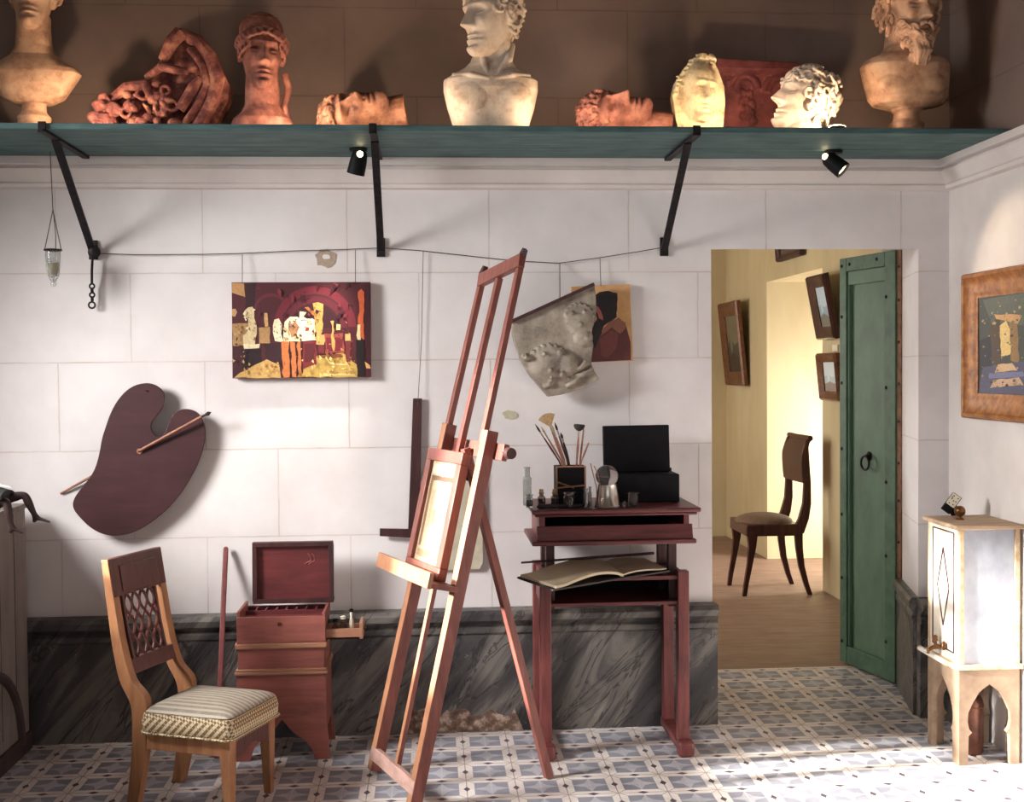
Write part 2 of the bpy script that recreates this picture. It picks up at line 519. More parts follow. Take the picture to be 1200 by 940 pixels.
def struct(name, mb, mat, **k):
    o = mb.build(name, mat, origin=(0, 0, 0), smooth=k.pop('smooth', False), **k)
    o['kind'] = 'structure'
    return o


WY, WX = 5.0, 2.277           # back wall plane, right wall plane
TH = 5.86                     # far side of the thick back wall
LX = -2.9
SZ = 2.432                    # underside of the sculpture shelf / top of cornice

# ------------------------------------------------------------------ the room
mb = MB(); mb.box((LX - .2, -1.5, -0.06), (2.32, TH, 0.0)); struct('floor', mb, 'tile')
mb = MB(); mb.box((-1.2, TH, -0.06), (4.2, 10.6, -0.001)); struct('floor_passage', mb, 'plank')

dl, dr, dz = 1.2175, 2.14, 2.057
mb = MB()
mb.box((LX, WY, 0), (dl, TH, SZ))
# lintel with rising soffit
mb.prism([V((dl, WY, dz)), V((dl, TH, 2.30)), V((dl, TH, SZ)), V((dl, WY, SZ))], (WX + .25 - dl, 0, 0))
# right jamb, splayed
mb.prism([V((dr, WY + .0015, 0)), V((WX + .25, WY + .0015, 0)), V((WX + .25, TH, 0)), V((2.31, TH, 0)), V((2.262, 5.50, 0))], (0, 0, 2.30))
struct('wall_back', mb, 'wall')
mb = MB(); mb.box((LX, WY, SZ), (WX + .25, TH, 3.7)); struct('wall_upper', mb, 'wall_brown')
mb = MB(); mb.box((WX, -0.2, 0), (WX + .2, WY, SZ)); struct('wall_right', mb, 'white')
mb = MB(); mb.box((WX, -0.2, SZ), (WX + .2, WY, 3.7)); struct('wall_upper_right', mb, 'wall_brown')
mb = MB(); mb.box((LX - .2, -0.6, 3.7), (WX + .25, TH, 3.8)); struct('ceiling', mb, 'ceiling')
# left wall with its tall window (outside the frame)
wy0, wy1, wz0, wz1 = 1.95, 4.05, 1.36, 2.75
mb = MB()
mb.box((LX - .2, -0.6, 0), (LX, wy0, 3.7)); mb.box((LX - .2, wy1, 0), (LX, WY, 3.7))
mb.box((LX - .2, wy0, 0), (LX, wy1, wz0)); mb.box((LX - .2, wy0, wz1), (LX, wy1, 3.7))
struct('wall_left', mb, 'white')
mb = MB()
for a, b in (((wy0, wz0), (wy0 + .05, wz1)), ((wy1 - .05, wz0), (wy1, wz1)), ((wy0, wz0), (wy1, wz0 + .05)), ((wy0, wz1 - .05), (wy1, wz1))):
    mb.box((LX - .14, a[0], a[1]), (LX - .08, b[0], b[1]))
struct('window_1', mb, 'sky_pane')

# cornice
prof = [(0.0, SZ), (0.085, SZ), (0.085, SZ - .030), (0.052, SZ - .032), (0.052, SZ - .042), (0.066, SZ - .046), (0.045, SZ - .075), (0.032, SZ - .092), (0.030, SZ - .098), (0.036, SZ - .104), (0.030, SZ - .118), (0.0, SZ - .122)]
mb = MB()
mb.prism([V((LX, WY - d, z)) for d, z in prof], (WX - LX, 0, 0)); struct('trim_1', mb, 'white')
mb = MB()
mb.prism([V((WX - d, -0.2, z)) for d, z in prof], (0, WY + .2, 0)); struct('trim_2', mb, 'white')

# marble dado with moulded cap
dp = [(0, 0), (.045, 0), (.045, .415), (.055, .425), (.055, .445), (.045, .455), (.06, .47), (.075, .48), (.078, .505), (.06, .522), (0, .525)]
mb = MB(); mb.prism([V((LX, WY - d, z)) for d, z in dp], (dl + .012 - LX, 0, 0)); struct('baseboard_back', mb, 'marble')
mb = MB(); mb.prism([V((WX - d, 4.66, z)) for d, z in dp], (0, WY - 4.66, 0))
# returns along the splayed jamb
jd = V((2.262 - dr, .5, 0)).normalized(); jn = V((-jd.y, jd.x, 0))
mb.prism([V((dr, WY, 0)) + jn * d * .5 + V((0, 0, z)) for d, z in dp], jd * .47)
mb.prism([V((dr - .01, WY - d, z)) for d, z in dp], (WX - dr + .01, 0, 0))
struct('baseboard_right', mb, 'marble')

# crumbling foot of the marble behind the easel
mb = MB(); r_ = random.Random(4); yd = WY - .0475
top_ = [atY(478 + 130 * i / 26, 836 + r_.uniform(-7, 5) + (6 if i in (0, 26) else 0), yd) for i in range(27)]
mb.prism(top_ + [V((top_[-1].x + .02, yd, .001)), V((top_[0].x - .02, yd, .001))], (0, .003, 0)); struct('baseboard_damage', mb, 'crumble')
# bare plaster patch and a stain on the wall
def blob(cx, cy, rx, ry, n, seed, Y):
    r = random.Random(seed); out = []
    for k in range(n):
        t = 2 * PI * k / n; q = 1 + r.uniform(-.16, .16)
        out.append(atY(cx + rx * q * math.cos(t), cy + ry * q * math.sin(t), Y))
    return out
mb = MB(); mb.prism(blob(382, 303, 12, 11, 18, 3, 4.9975), (0, .003, 0)); struct('wall_plaster_patch', mb, 'patch')
mb = MB(); mb.prism(blob(382, 301, 5, 3, 9, 8, 4.9965), (0, .003, 0)); struct('wall_plaster_chip', mb, 'white')
mb = MB(); mb.prism(blob(598, 486, 9, 5, 14, 5, 4.9975), (0, .003, 0)); struct('wall_stain', mb, 'stain')

# ------------------------------------------------------------------ passage room behind the door opening
RX = 2.69
ya, yb = 7.87, 9.2            # recess in the passage's right wall
mb = MB()
mb.box((RX, TH, 0), (RX + .6, ya, 3.2)); mb.box((RX, yb, 0), (RX + 1.4, 10.6, 3.2))
mb.box((RX, ya, 2.22), (RX + 1.4, yb, 3.2)); mb.box((RX + 1.3, ya - .4, 0), (RX + 1.4, yb, 2.3))
struct('wall_passage_right', mb, 'yellow_wall')
mb = MB(); mb.box((-1.2, 10.5, 0), (RX, 10.6, 3.2)); struct('wall_passage_end', mb, 'yellow_wall')
mb = MB(); mb.box((-1.2, TH, 3.2), (RX + 1.4, 10.6, 3.3)); struct('ceiling_passage', mb, 'yellow_wall')
mb = MB()
mb.box((-0.55, TH, 0), (-0.45, 10.6, 3.2))
struct('wall_passage_left', mb, 'yellow_wall')

# ------------------------------------------------------------------ shelf, brackets, lamps
ST = SZ + .022
S0 = 4.375
mb = MB()
for k, (y0, y1) in enumerate(((S0, 4.700), (4.706, 4.912))):
    mb.box((LX, y0, SZ + .0005), (WX, y1, ST))
sh = mb.build('sculpture_shelf', 'shelf_green', bevel=.002)
tag(sh, 'long blue-green painted board shelf carrying the row of sculptures', 'shelf')

mb = None
def bracket(pxw, yw, arm0, label, hook=False):
    w = atY(pxw, yw, WY)
    o = thing('shelf_bracket', (w.x, WY, w.z), label, 'bracket', 'iron brackets under the shelf')
    m = MB(); m.box((w.x - .014, S0 - .01, SZ - .012), (w.x + .014, 4.914, SZ - .0005))
    m.box((w.x - .014, S0 - .01, SZ - .012), (w.x + .014, S0 - .001, ST + .004))
    m.build('bracket_arm', 'iron', o, bevel=.002)
    m = MB(); m.bar((w.x, 4.52, SZ - .011), (w.x, WY - .012, w.z), .030, .012, (1, 0, 0)); m.box((w.x - .018, WY - .012, w.z - .03), (w.x + .018, WY - .0005, w.z + .05))
    m.build('bracket_strut', 'iron', o, bevel=.002)
    return o, w
bk, w1 = bracket(110, 296, 60, 'black iron shelf bracket at the left end, with a rod and chain dangling')
mb = MB(); mb.lathe([(.001, 0), (.022, .002), (.026, .012), (.018, .03), (.001, .034)], Matrix.Translation((w1.x + .008, WY - .012, w1.z)) @ Matrix.Rotation(PI / 2, 4, 'X')); mb.build('boss', 'iron', bk)
mb = MB()
c0 = V((w1.x + .004, WY - .035, w1.z - .02))
mb.tube([c0, c0 + V((-.004, 0, -.06)), c0 + V((-.006, .005, -.11))], .0055, 8)
for k in range(4):
    mb.torus(c0 + V((-.006, .006, -.122 - .018 * k)), (1, 0, 0) if k % 2 else (0, 1, 0), .010, .0038, 12, 6)
mb.torus(c0 + V((-.008, .006, -.20)), (0, 1, 0), .013, .004, 14, 6)
mb.build('chain', 'iron', bk)
bracket(446.5, 293, 443, 'black iron shelf bracket beside the lit spotlight, above the easel gap')
bracket(778, 292, 815, 'black iron shelf bracket near the doorway, between the two spotlights and the bearded bust')

def spotlight(x, y, aim, label, lit=False):
    base = atZ(x + 3, y - 14, SZ); b = V((base.x, 4.72, SZ))
    b.x = atY(x, y, 4.72).x
    c = atY(x, y + 3, 4.72)
    o = thing('spotlight', b, label, 'spotlight', 'spotlights under the shelf')
    m = MB(); m.lathe([(.001, -.012), (.034, -.012), (.036, -.004), (.036, -.0005), (.001, -.0005)], Matrix.Translation(b)); m.build('mounting_plate', 'black', o)
    m = MB(); m.tube([b + V((0, 0, -.01)), b + V((.0, 0, -.03)), c + V((0, 0, .0))], .007, 8); m.build('stem', 'black', o)
    d = (V(aim) - c).normalized()
    q = d.to_track_quat('Z', 'Y').to_matrix().to_4x4(); mt = Matrix.Translation(c) @ q
    m = MB(); m.lathe([(.001, -.045), (.022, -.043), (.030, -.030), (.034, .0), (.036, .052), (.031, .052), (.029, .035), (.001, .033)], mt, 20)
    m.build('lamp_head', 'black', o)
    m = MB(); m.lathe([(.001, .0335), (.027, .0335), (.027, .042), (.001, .046)], mt, 16); m.build('lens', 'lamp_glow', o)
    # vent slots at the rear, where the bulb shows through
    m = MB(); vt = (ray(x, y) * -1).normalized() if lit else V((-.75, -.6, .25)).normalized()
    m.ell(c - d * .028 + vt * .024, (.013, .013, .013), nu=12, nv=8); m.build('bulb_vent', 'lamp_glow', o)
    return o, c, d
s1 = spotlight(420, 186, atY(350, 505, WY), 'black spotlight with its glowing bulb showing, aimed at the gallery painting', True)
s2 = spotlight(977, 188, V((WX, 4.35, 1.75)), 'black spotlight near the corner, turned towards the right wall')

def shelf_uplight(x, label, big=False):
    yy = 4.42 if big else 4.455
    b = V((atY(x, 147, yy).x, yy, ST))
    o = thing('shelf_uplight', b, label, 'lamp', 'low lamps lying on the shelf edge')
    m = MB(); m.lathe([(.001, 0.0005), (.030, 0.0005), (.032, .004), (.031, .012 if big else .006), (.001, .012 if big else .006)], Matrix.Translation(b)); m.build('lamp_body', 'iron', o)
    m = MB()
    if big: m.ell(b + V((0, 0, .012)), (.034, .022, .008), nu=16, nv=6)
    else: m.lathe([(.001, .0062), (.024, .0062), (.02, .009), (.001, .010)], Matrix.Translation(b))
    m.build('lens', 'lamp_glow', o)
    return b
UP = []
for x, lb, big in ((98, 'low lamp on the shelf edge between the leftmost bust and the broken fragment', False), (352, 'low lamp on the shelf edge between crowned head and dark fallen head', False),
                   (496, 'low lamp on the shelf edge left of the middle bust', False), (652, 'low lamp on the shelf edge right of the middle bust', False),
                   (868, 'low lamp on the shelf edge in front of the red relief panel', False), (981, 'glowing white low lamp on the shelf edge beside the curly profile head', True)):
    UP.append(shelf_uplight(x, lb, big))

# ------------------------------------------------------------------ sculptures
LV = [(-.125, .016, -.082, -.03), (-.117, .030, -.090, -.015), (-.10, .041, -.094, .0), (-.08, .049, -.092, .03), (-.06, .055, -.089, .055),
      (-.04, .060, -.088, .07), (-.02, .065, -.088, .083), (0, .069, -.088, .092), (.02, .072, -.088, .098), (.04, .074, -.087, .100),
      (.06, .073, -.083, .097), (.08, .067, -.073, .087), (.10, .053, -.055, .065), (.115, .034, -.033, .040), (.122, .014, -.012, .016)]


def lev(z):
    if z <= LV[0][0]: return LV[0][1:]
    for a, b in zip(LV, LV[1:]):
        if z <= b[0]:
            t = (z - a[0]) / (b[0] - a[0]); return tuple(a[i] + (b[i] - a[i]) * t for i in (1, 2, 3))
    return LV[-1][1:]


def skull(t, z, off=0.0):
    w, yf, yb = lev(z)
    c, s_ = math.cos(t), math.sin(t)
    p = .82
    cx = math.copysign(abs(s_) ** p, s_); cy = math.copysign(abs(c) ** p, c)
    y = yf * cy if c > 0 else -yb * cy
    v = V((w * cx, y, z))
    n = V((cx / max(w, .01), (-cy) / .09, (z * .9 if abs(z) > .05 else 0) / .12 / .08)).normalized()
    return v + n * off, n


def g(x, s): return math.exp(-(x / s) ** 2)


def facial(x, z, k=1.0):
    k *= 1.3
    a = abs(x)
    d = 0.0
    if z > -.045:                                             # nose
        t = max(0.0, min(1.0, (.03 - z) / .065))
        amp = .006 + .024 * t
        fall = 1.0 if z > -.034 else max(0.0, 1 - (-.034 - z) / .009)
        top = 1.0 if z < .03 else g(z - .03, .02)
        d -= amp * fall * top * g(x, .0085 + .0065 * t)
        d -= .007 * g(a - .013, .007) * g(z + .032, .008)
    d -= .007 * g(z - .034, .009) * g(a - .03, .032)          # brow
    d += .019 * g(a - .029, .015) * g(z - .015, .010)         # socket
    d -= .010 * g(a - .031, .011) * g(z - .011, .0075)        # eyeball
    d += .004 * g(a - .031, .012) * g(z - .001, .003)
    d -= .005 * g(a - .043, .018) * g(z + .020, .018)         # cheekbone
    d += .004 * g(a - .036, .014) * g(z + .058, .02)
    d -= .007 * g(x, .024) * g(z + .061, .0055) + .008 * g(x, .021) * g(z + .077, .006)
    d += .007 * g(x, .024) * g(z + .069, .0035)
    d += .004 * g(x, .004) * g(z + .050, .008)
    d += .006 * g(x, .02) * g(z + .088, .006)
    d -= .009 * g(x, .021) * g(z + .105, .013)
    return d * k


def head(hair='curls', seed=1, beard=False, k=1.15, ears=True, hairline=.062):
    r = random.Random(seed)
    m = MB(); rows = []
    nz = 74
    for i in range(nz + 1):
        z = -.125 + .247 * i / nz; row = []
        for j in range(112):
            t = -PI + 2 * PI * j / 112
            t = t - .42 * math.sin(t) * .8                       # denser in front
            p, n = skull(t, z)
            w = max(0.0, math.cos(t)) ** .35 if math.cos(t) > 0 else 0
            if w: p.y += facial(p.x, z, k) * w
            row.append(p)
        rows.append(row)
    m.grid(rows, 0, True, True, True)
    if ears:
        for s_ in (-1, 1):
            m.ell((s_ * .071, .012, .002), (.008, .018, .030), nu=12, nv=8)
            m.torus((s_ * .076, .014, .006), (1, .25 * s_, 0), .019, .006, 14, 6)
    def curl(p, n, R):
        ax = (n + V((r.uniform(-.5, .5), r.uniform(-.5, .5), r.uniform(-.5, .5)))).normalized()
        m.torus(p, ax, R, R * .42, 10, 6, r.choice((.72, .8, 1.0)))
        if r.random() < .6: m.ell(p + n * R * .2, (R * .4,) * 3, nu=8, nv=6)
    if hair == 'curls':
        N = 190
        for i in range(N):
            z = -.045 + .167 * ((i + .5) / N) ** .9
            t = i * 2.399963 + r.uniform(-.1, .1); t = (t + PI) % (2 * PI) - PI
            p, n = skull(t, z, .006)
            front = abs(t) < 1.25
            if front and z < hairline: continue
            if abs(t) < 1.7 and z < .018: continue
            curl(p, n, r.uniform(.011, .016))
    elif hair == 'waves':
        for q in range(17):
            t0 = -1.45 + 2.9 * q / 16
            for lay in range(2):
                pts, rad = [], []
                for i in range(13):
                    f = i / 12
                    t = t0 * (1 + .75 * f) ; z = .072 - .02 * abs(t0) + (.028 * math.sin(f * PI)) - .03 * f * abs(t0) - lay * .022 * abs(t0) / 1.45
                    p, n = skull(max(-3, min(3, t)), min(.112, z), .008 + .006 * math.sin(f * 15 + q * 1.7) + f * .006)
                    p.y += f * .03
                    pts.append(p); rad.append(.0085 + .002 * math.sin(f * 14 + q))
                m.tube(pts, rad, 7)
    if beard:
        for i in range(120):
            u = r.uniform(-1, 1); f = r.random()
            z = -.045 - .115 * f
            t = u * (1.5 - .55 * f)
            if abs(t) < .42 and z > -.083 and z < -.055: continue
            if abs(t) < .95 and z > -.055: continue
            p, n = skull(t, max(z, -.12), .010)
            if z < -.12: p.z = z; p.x *= .8; p.y = -.088 + .015 * f
            curl(p, n, r.uniform(.011, .016))
        for s_ in (-1, 1):
            m.tube([V((s_ * .003, -.108, -.050)), V((s_ * .018, -.106, -.056)), V((s_ * .030, -.096, -.072))], [.007, .0075, .005], 7)
        for i in range(9):
            m.tube([V((r.uniform(-.03, .03), -.085, -.10)), V((r.uniform(-.03, .03), -.10, -.14)), V((r.uniform(-.018, .018), -.088, -.185))], [.013, .013, .006], 7)
    return m


def loft(m, secs, n=40, mat=None, p=.75):
    """secs: (z, halfwidth, halfdepth, yc, xc)"""
    mat = mat or Matrix(); rows = []
    for z, w, d, yc, xc in secs:
        row = []
        for k in range(n):
            t = 2 * PI * k / n; c, s_ = math.cos(t), math.sin(t)
            row.append(mat @ V((xc + w * math.copysign(abs(c) ** p, c), yc + d * math.copysign(abs(s_) ** p, s_), z)))
        rows.append(row)
    return m.grid(rows, 0, True, True, True)


def T(x, y, z): return Matrix.Translation((x, y, z))
def RX_(a): return Matrix.Rotation(math.radians(a), 4, 'X')
def RY_(a): return Matrix.Rotation(math.radians(a), 4, 'Y')
def RZ_(a): return Matrix.Rotation(math.radians(a), 4, 'Z')


SG = 'sculptures on the green shelf'
def sx(x, Y=4.65): return atY(x, 120, Y).x
def szp(y, Y=4.65, x=600): return atY(x, y, Y).z - ST        # height above the shelf top

def dress(o, label, cat='bust'):
    return tag(o, label, cat, SG)

# 1 leftmost female bust on a moulded foot ------------------------------------
def pedestal(m, h, r):
    m.lathe([(r * 1.25, 0), (r * 1.25, h * .28), (r * 1.05, h * .36), (r * 1.15, h * .5), (r * .85, h * .62), (r * .8, h * .85), (r * 1.0, h * .92), (r, h)], n=32)
m = MB(); pedestal(m, .155, .055)
loft(m, [(.13, .07, .05, 0, 0), (.15, .115, .06, -.005, 0), (.20, .150, .07, -.005, 0), (.245, .178, .075, 0, 0), (.262, .170, .07, 0, 0), (.29, .12, .066, .005, 0), (.315, .085, .06, .01, 0), (.35, .066, .058, .012, 0), (.42, .060, .058, .012, 0), (.47, .060, .06, .012, 0)], p=.7)
hd = head('waves', 3, hairline=.06)
m.merge(hd, T(0, .0, .55) @ RX_(3) @ RZ_(8) @ Matrix.Scale(1.12, 4))
for s_ in (-1, 1):
    for i in range(5): m.ell((s_ * (.074 + .006 * math.sin(i)), .0 + .004 * i, .555 - .016 * i + .02), (.016, .02, .014), nu=10, nv=7)
for v in m.bm.verts: v.co = T(sx(39), 4.66, ST) @ v.co
dress(m.build('bust', 'plaster_warm', remesh=.0031, clampz=ST + .003, smoothit=1), 'pale plaster bust of a woman on a moulded foot, far left end of the shelf')

# 2 broken shell-like fragment -------------------------------------------------
def frag():
    m = MB(); r = random.Random(5); Y = 4.66
    def P(x, y, dy=0): return atY(x, y, Y) + V((0, dy, 0))
    out = [(100, 163), (108, 128), (112, 112), (128, 116), (150, 98), (172, 90), (186, 66), (202, 40), (214, 33), (226, 44), (244, 58), (258, 78), (268, 98), (266, 116), (254, 138), (246, 163)]
    m.prism([P(*p, .03) for p in out], (0, .09, 0))
    rim = [P(208, 36, .02), P(230, 46, .015), P(246, 66, .0), P(256, 92, -.01), P(250, 118, -.01), P(236, 142, 0), P(222, 163, .01)]
    m.tube(rim, [.02, .026, .028, .03, .028, .028, .02], 9)
    m.tube([P(222, 56, 0), P(238, 78, -.01), P(244, 100, -.02), P(232, 126, -.02), P(214, 150, -.01)], .015, 8)
    m.tube([P(190, 70, .01), P(202, 50, -.01), P(212, 38, .0)], [.02, .028, .03], 8)
    m.tube([P(128, 118, 0), P(150, 102, -.01), P(172, 100, -.02), P(178, 116, -.03)], [.018, .022, .02, .016], 8)
    m.tube([P(172, 92, 0), P(190, 80, -.02), P(206, 84, -.03), P(222, 86, -.02)], [.016, .018, .018, .012], 8)
    m.tube([P(212, 130, -.02), P(228, 104, -.02), P(236, 92, -.01)], [.02, .024, .016], 8)
    for x, y, q in ((118, 124, .03), (112, 138, .03), (136, 130, .034), (156, 126, .036), (150, 112, .022), (180, 120, .02), (190, 134, .026), (176, 140, .03), (196, 120, .018), (130, 145, .034), (206, 146, .03), (226, 82, .02), (184, 100, .02), (160, 146, .03)):
        m.ell(P(x, y, -.015), (q, q * .8, q * .75), nu=12, nv=8)
    for i in range(34):
        q = r.uniform(.008, .018)
        m.ell((0, 0, 0), (q * 1.5, q, q * .8), T(*P(r.uniform(112, 200), r.uniform(114, 147), -.03)) @ RY_(r.uniform(0, 180)), nu=10, nv=7)
    for x, y, q in ((170, 112, .022), (196, 108, .016), (204, 126, .02), (150, 134, .018)):
        m.torus(P(x, y, -.03), (.2, -1, .2), q, .008, 14, 7)
    o = m.build('relief_fragment', 'terra_frag', remesh=.0031, clampz=ST + .003, smoothit=1)
    return o
dress(frag(), 'broken reddish terracotta fragment with a curved outer rim, second from the left on the shelf', 'fragment')

# 3 woman with a tall crown of hair ---------------------------------------------
m = MB()
loft(m, [(-.01, .120, .085, 0, 0), (.045, .125, .085, 0, 0), (.075, .112, .08, 0, 0), (.10, .082, .07, .005, 0), (.13, .068, .062, .01, 0), (.20, .066, .062, .012, 0), (.27, .062, .062, .012, 0)], p=.85)
hd = head('none', 4)
m2 = MB()
r = random.Random(9)
for q in range(15):                                                        # wavy bands beside the face
    t0 = -1.5 + 3.0 * q / 14
    p, n = skull(t0, .070 - .026 * abs(t0), .012)
    m2.torus(p, n + V((0, -.3, 0)), .013, .007, 10, 6)
    p, n = skull(t0 * 1.12, .050 - .040 * abs(t0), .010)
    if abs(t0) > .6: m2.torus(p, n, .012, .006, 10, 6)
rows = []
for i in range(9):                                                         # diadem
    f = i / 8; row = []
    for j in range(25):
        t = -1.75 + 3.5 * j / 24
        p, n = skull(t, .075, .012 + .012 * f)
        row.append(p + V((0, .012 * f, (.095 * math.cos(t * .75) ** .8 + .0) * f + .004 - .03 * abs(t) / 1.75)))
    rows.append(row)
m2.grid(rows)
rows2 = [[p + V((-p.x * .35, .045, -.002)) for p in row] for row in rows]
m2.grid(rows2)
m2.grid([rows[-1], rows2[-1]]); m2.grid([rows[0], rows2[0]])
m2.ell((0, .03, .085), (.078, .085, .075), nu=20, nv=12)
hd.merge(m2, Matrix())
m.merge(hd, T(0, 0, .322) @ RX_(4) @ RZ_(14) @ RY_(3) @ Matrix.Scale(1.10, 4))
m.tube([V((.085, .02, .26)), V((.10, .02, .20)), V((.085, -.0, .13)), V((.095, -.01, .08))], [.016, .014, .013, .012], 8)
for v in m.bm.verts: v.co = T(sx(307), 4.66, ST) @ v.co
dress(m.build('bust', 'terracotta', remesh=.0031, clampz=ST + .003, smoothit=1), 'reddish head of a woman wearing a tall crown, on a low rounded neck base')

# 4 dark fallen head --------------------------------------------------------------
m = MB(); hd = head('curls', 12, k=1.2)
m.merge(hd, Matrix())
m.tube([V((0, .02, -.08)), V((0, .03, -.17))], [.055, .06], 18)
mt = T(sx(418), 4.64, ST + .088) @ RZ_(-8) @ RX_(6) @ RY_(-100) @ RZ_(28) @ Matrix.Scale(1.12, 4)
for v in m.bm.verts: v.co = mt @ v.co
dress(m.build('fallen_head', 'dark_cast', remesh=.0031, clampz=ST + .003, smoothit=1), 'dark brown sculpted head lying on its side, left of the middle bust', 'sculpted head')

# 5 middle bust of a man ------------------------------------------------------------
m = MB()
loft(m, [(-.004, .130, .085, 0, 0), (.05, .150, .09, 0, 0), (.12, .172, .10, 0, 0), (.185, .186, .105, 0, 0), (.225, .186, .10, .005, 0), (.250, .150, .09, .01, -.0), (.275, .105, .08, .015, 0), (.30, .085, .074, .015, .005), (.34, .074, .070, .01, .008), (.42, .070, .07, .005, .006)], p=.72)
for s_ in (-1, 1):
    m.ell((s_ * .07, -.075, .15), (.085, .035, .07), nu=18, nv=12)
    m.tube([V((s_ * .012, -.088, .215)), V((s_ * .08, -.086, .232)), V((s_ * .15, -.05, .236))], [.012, .013, .012], 8)
    m.tube([V((s_ * .012, -.086, .215)), V((s_ * .05 + .02, -.05, .30)), V((s_ * .062 + .02, .0, .37))], [.010, .016, .018], 8)
hd = head('curls', 21, k=1.2)
m.merge(hd, T(.006, -.012, .462) @ RZ_(-52) @ RX_(2) @ Matrix.Scale(1.22, 4))
for v in m.bm.verts: v.co = T(sx(575), 4.64, ST) @ v.co
dress(m.build('bust', 'plaster_white', remesh=.0031, clampz=ST + .003, smoothit=1), 'pale bust of a short-haired man looking left, in the middle of the shelf')

# 6 fallen curly head with bright face ----------------------------------------------
m = MB(); hd = head('curls', 33, k=1.2)
m.merge(hd, Matrix())
m.tube([V((0, .015, -.07)), V((0, .02, -.15)), V((0, .03, -.19))], [.055, .058, .066], 18)
m.torus((0, .01, .045), (0, -.25, 1), .088, .008, 30, 7)
mt = T(sx(720), 4.65, ST + .090) @ RZ_(-4) @ RX_(-12) @ RY_(-82) @ RZ_(24) @ Matrix.Scale(1.12, 4)
for v in m.bm.verts: v.co = mt @ v.co
dress(m.build('fallen_head', 'terracotta', remesh=.0031, clampz=ST + .003, smoothit=1), 'curly-haired sculpted head lying back with its neck to the right, beside the oval mask', 'sculpted head')

# 7 oval cream mask --------------------------------------------------------------------
m = MB()
out = [(797, 166), (792, 140), (788, 112), (792, 96), (803, 78), (816, 66), (826, 62), (834, 66), (842, 82), (849, 102), (850, 120), (848, 145), (846, 166)]
m.prism([atY(x, y, 4.60) for x, y in out], (0, .05, 0))
hd = head('none', 8, ears=False)
cen = atY(821, 108, 4.60)
m.merge(hd, T(cen.x, 4.605, cen.z) @ RY_(4) @ RZ_(22) @ Matrix.Diagonal((.92, .55, .98, 1)))
r = random.Random(3)
for i in range(40):
    a = r.random(); x = 791 + 46 * a; y = 108 - 44 * math.sin(.2 + a * 1.7) + r.uniform(-3, 12)
    m.torus(atY(x, max(y, 66), 4.598), (r.uniform(-.6, .6), -1, r.uniform(-.6, .6)), r.uniform(.007, .011), .004, 10, 6, .8)
dress(m.build('face_mask', 'cream', remesh=.003, clampz=ST + .003), 'cream oval slab with a woman\'s face in relief, standing upright on the shelf', 'mask')

# 8 red relief panel behind -------------------------------------------------------------
m = MB(); Yb = 4.80
a = atY(833, 170, Yb); b = atY(938, 84, Yb)
zt = atY(880, 84, Yb).z; x0, x1 = a.x, b.x
m.box((x0, Yb, ST + .0005), (x1, Yb + .06, zt))
m.box((x0 - .006, Yb - .012, zt - .016), (x1 + .004, Yb + .06, zt + .010))
m.hexa([V(p) for p in ((x0 + .02, Yb - .02, zt + .010), (x1, Yb - .02, zt + .006), (x1, Yb + .06, zt + .006), (x0 + .02, Yb + .06, zt + .01), (x0 + .03, Yb - .012, zt + .052), (x1, Yb - .012, zt + .036), (x1, Yb + .06, zt + .036), (x0 + .03, Yb + .06, zt + .052))])
for cx, cy, R in ((872, 104, .055), (912, 108, .060)):
    c = atY(cx, cy, Yb); m.torus(c, (0, -1, 0), R, .016, 24, 7, .5, ref=(1, 0, 0))
    m.torus(c + V((0, 0, -.004)), (0, -1, 0), R * .68, .011, 20, 6, .5, ref=(1, 0, 0))
r = random.Random(11)
for i in range(24):
    m.ell(atY(r.uniform(868, 884), r.uniform(108, 142), Yb), (.013, .012, .016), nu=9, nv=6)
for i in range(10):
    m.ell(atY(r.uniform(852, 866), r.uniform(96, 108), Yb), (.010, .010, .010), nu=9, nv=6)
dress(m.build('carved_relief', 'red_relief', remesh=.003, clampz=ST + .003), 'dark red carved relief panel with arches and a broken top edge, behind the mask', 'relief')

# 9 curly profile head ---------------------------------------------------------------------
m = MB(); hd = head('curls', 44, k=1.25, hairline=.045)
m.merge(hd, Matrix())
r = random.Random(2)
for i in range(70):
    t = r.uniform(1.1, 5.2); z = r.uniform(-.07, .10)
    p, n = skull(t, z, r.uniform(.014, .026))
    m.torus(p, n + V((r.uniform(-.4, .4), r.uniform(-.4, .4), r.uniform(-.4, .4))), r.uniform(.013, .018), .0065, 10, 6, .8)
m.tube([V((0, .02, -.07)), V((0, .015, -.15))], [.062, .085], 18)
mt = T(sx(942, 4.62), 4.62, ST + .148) @ RY_(12) @ RZ_(-72) @ RX_(-6) @ Matrix.Scale(1.12, 4)
for v in m.bm.verts: v.co = mt @ v.co
dress(m.build('sculpted_head', 'plaster_white', remesh=.0031, clampz=ST + .003, smoothit=1), 'pale head with thick curls in left profile, in front of the red relief panel', 'sculpted head')

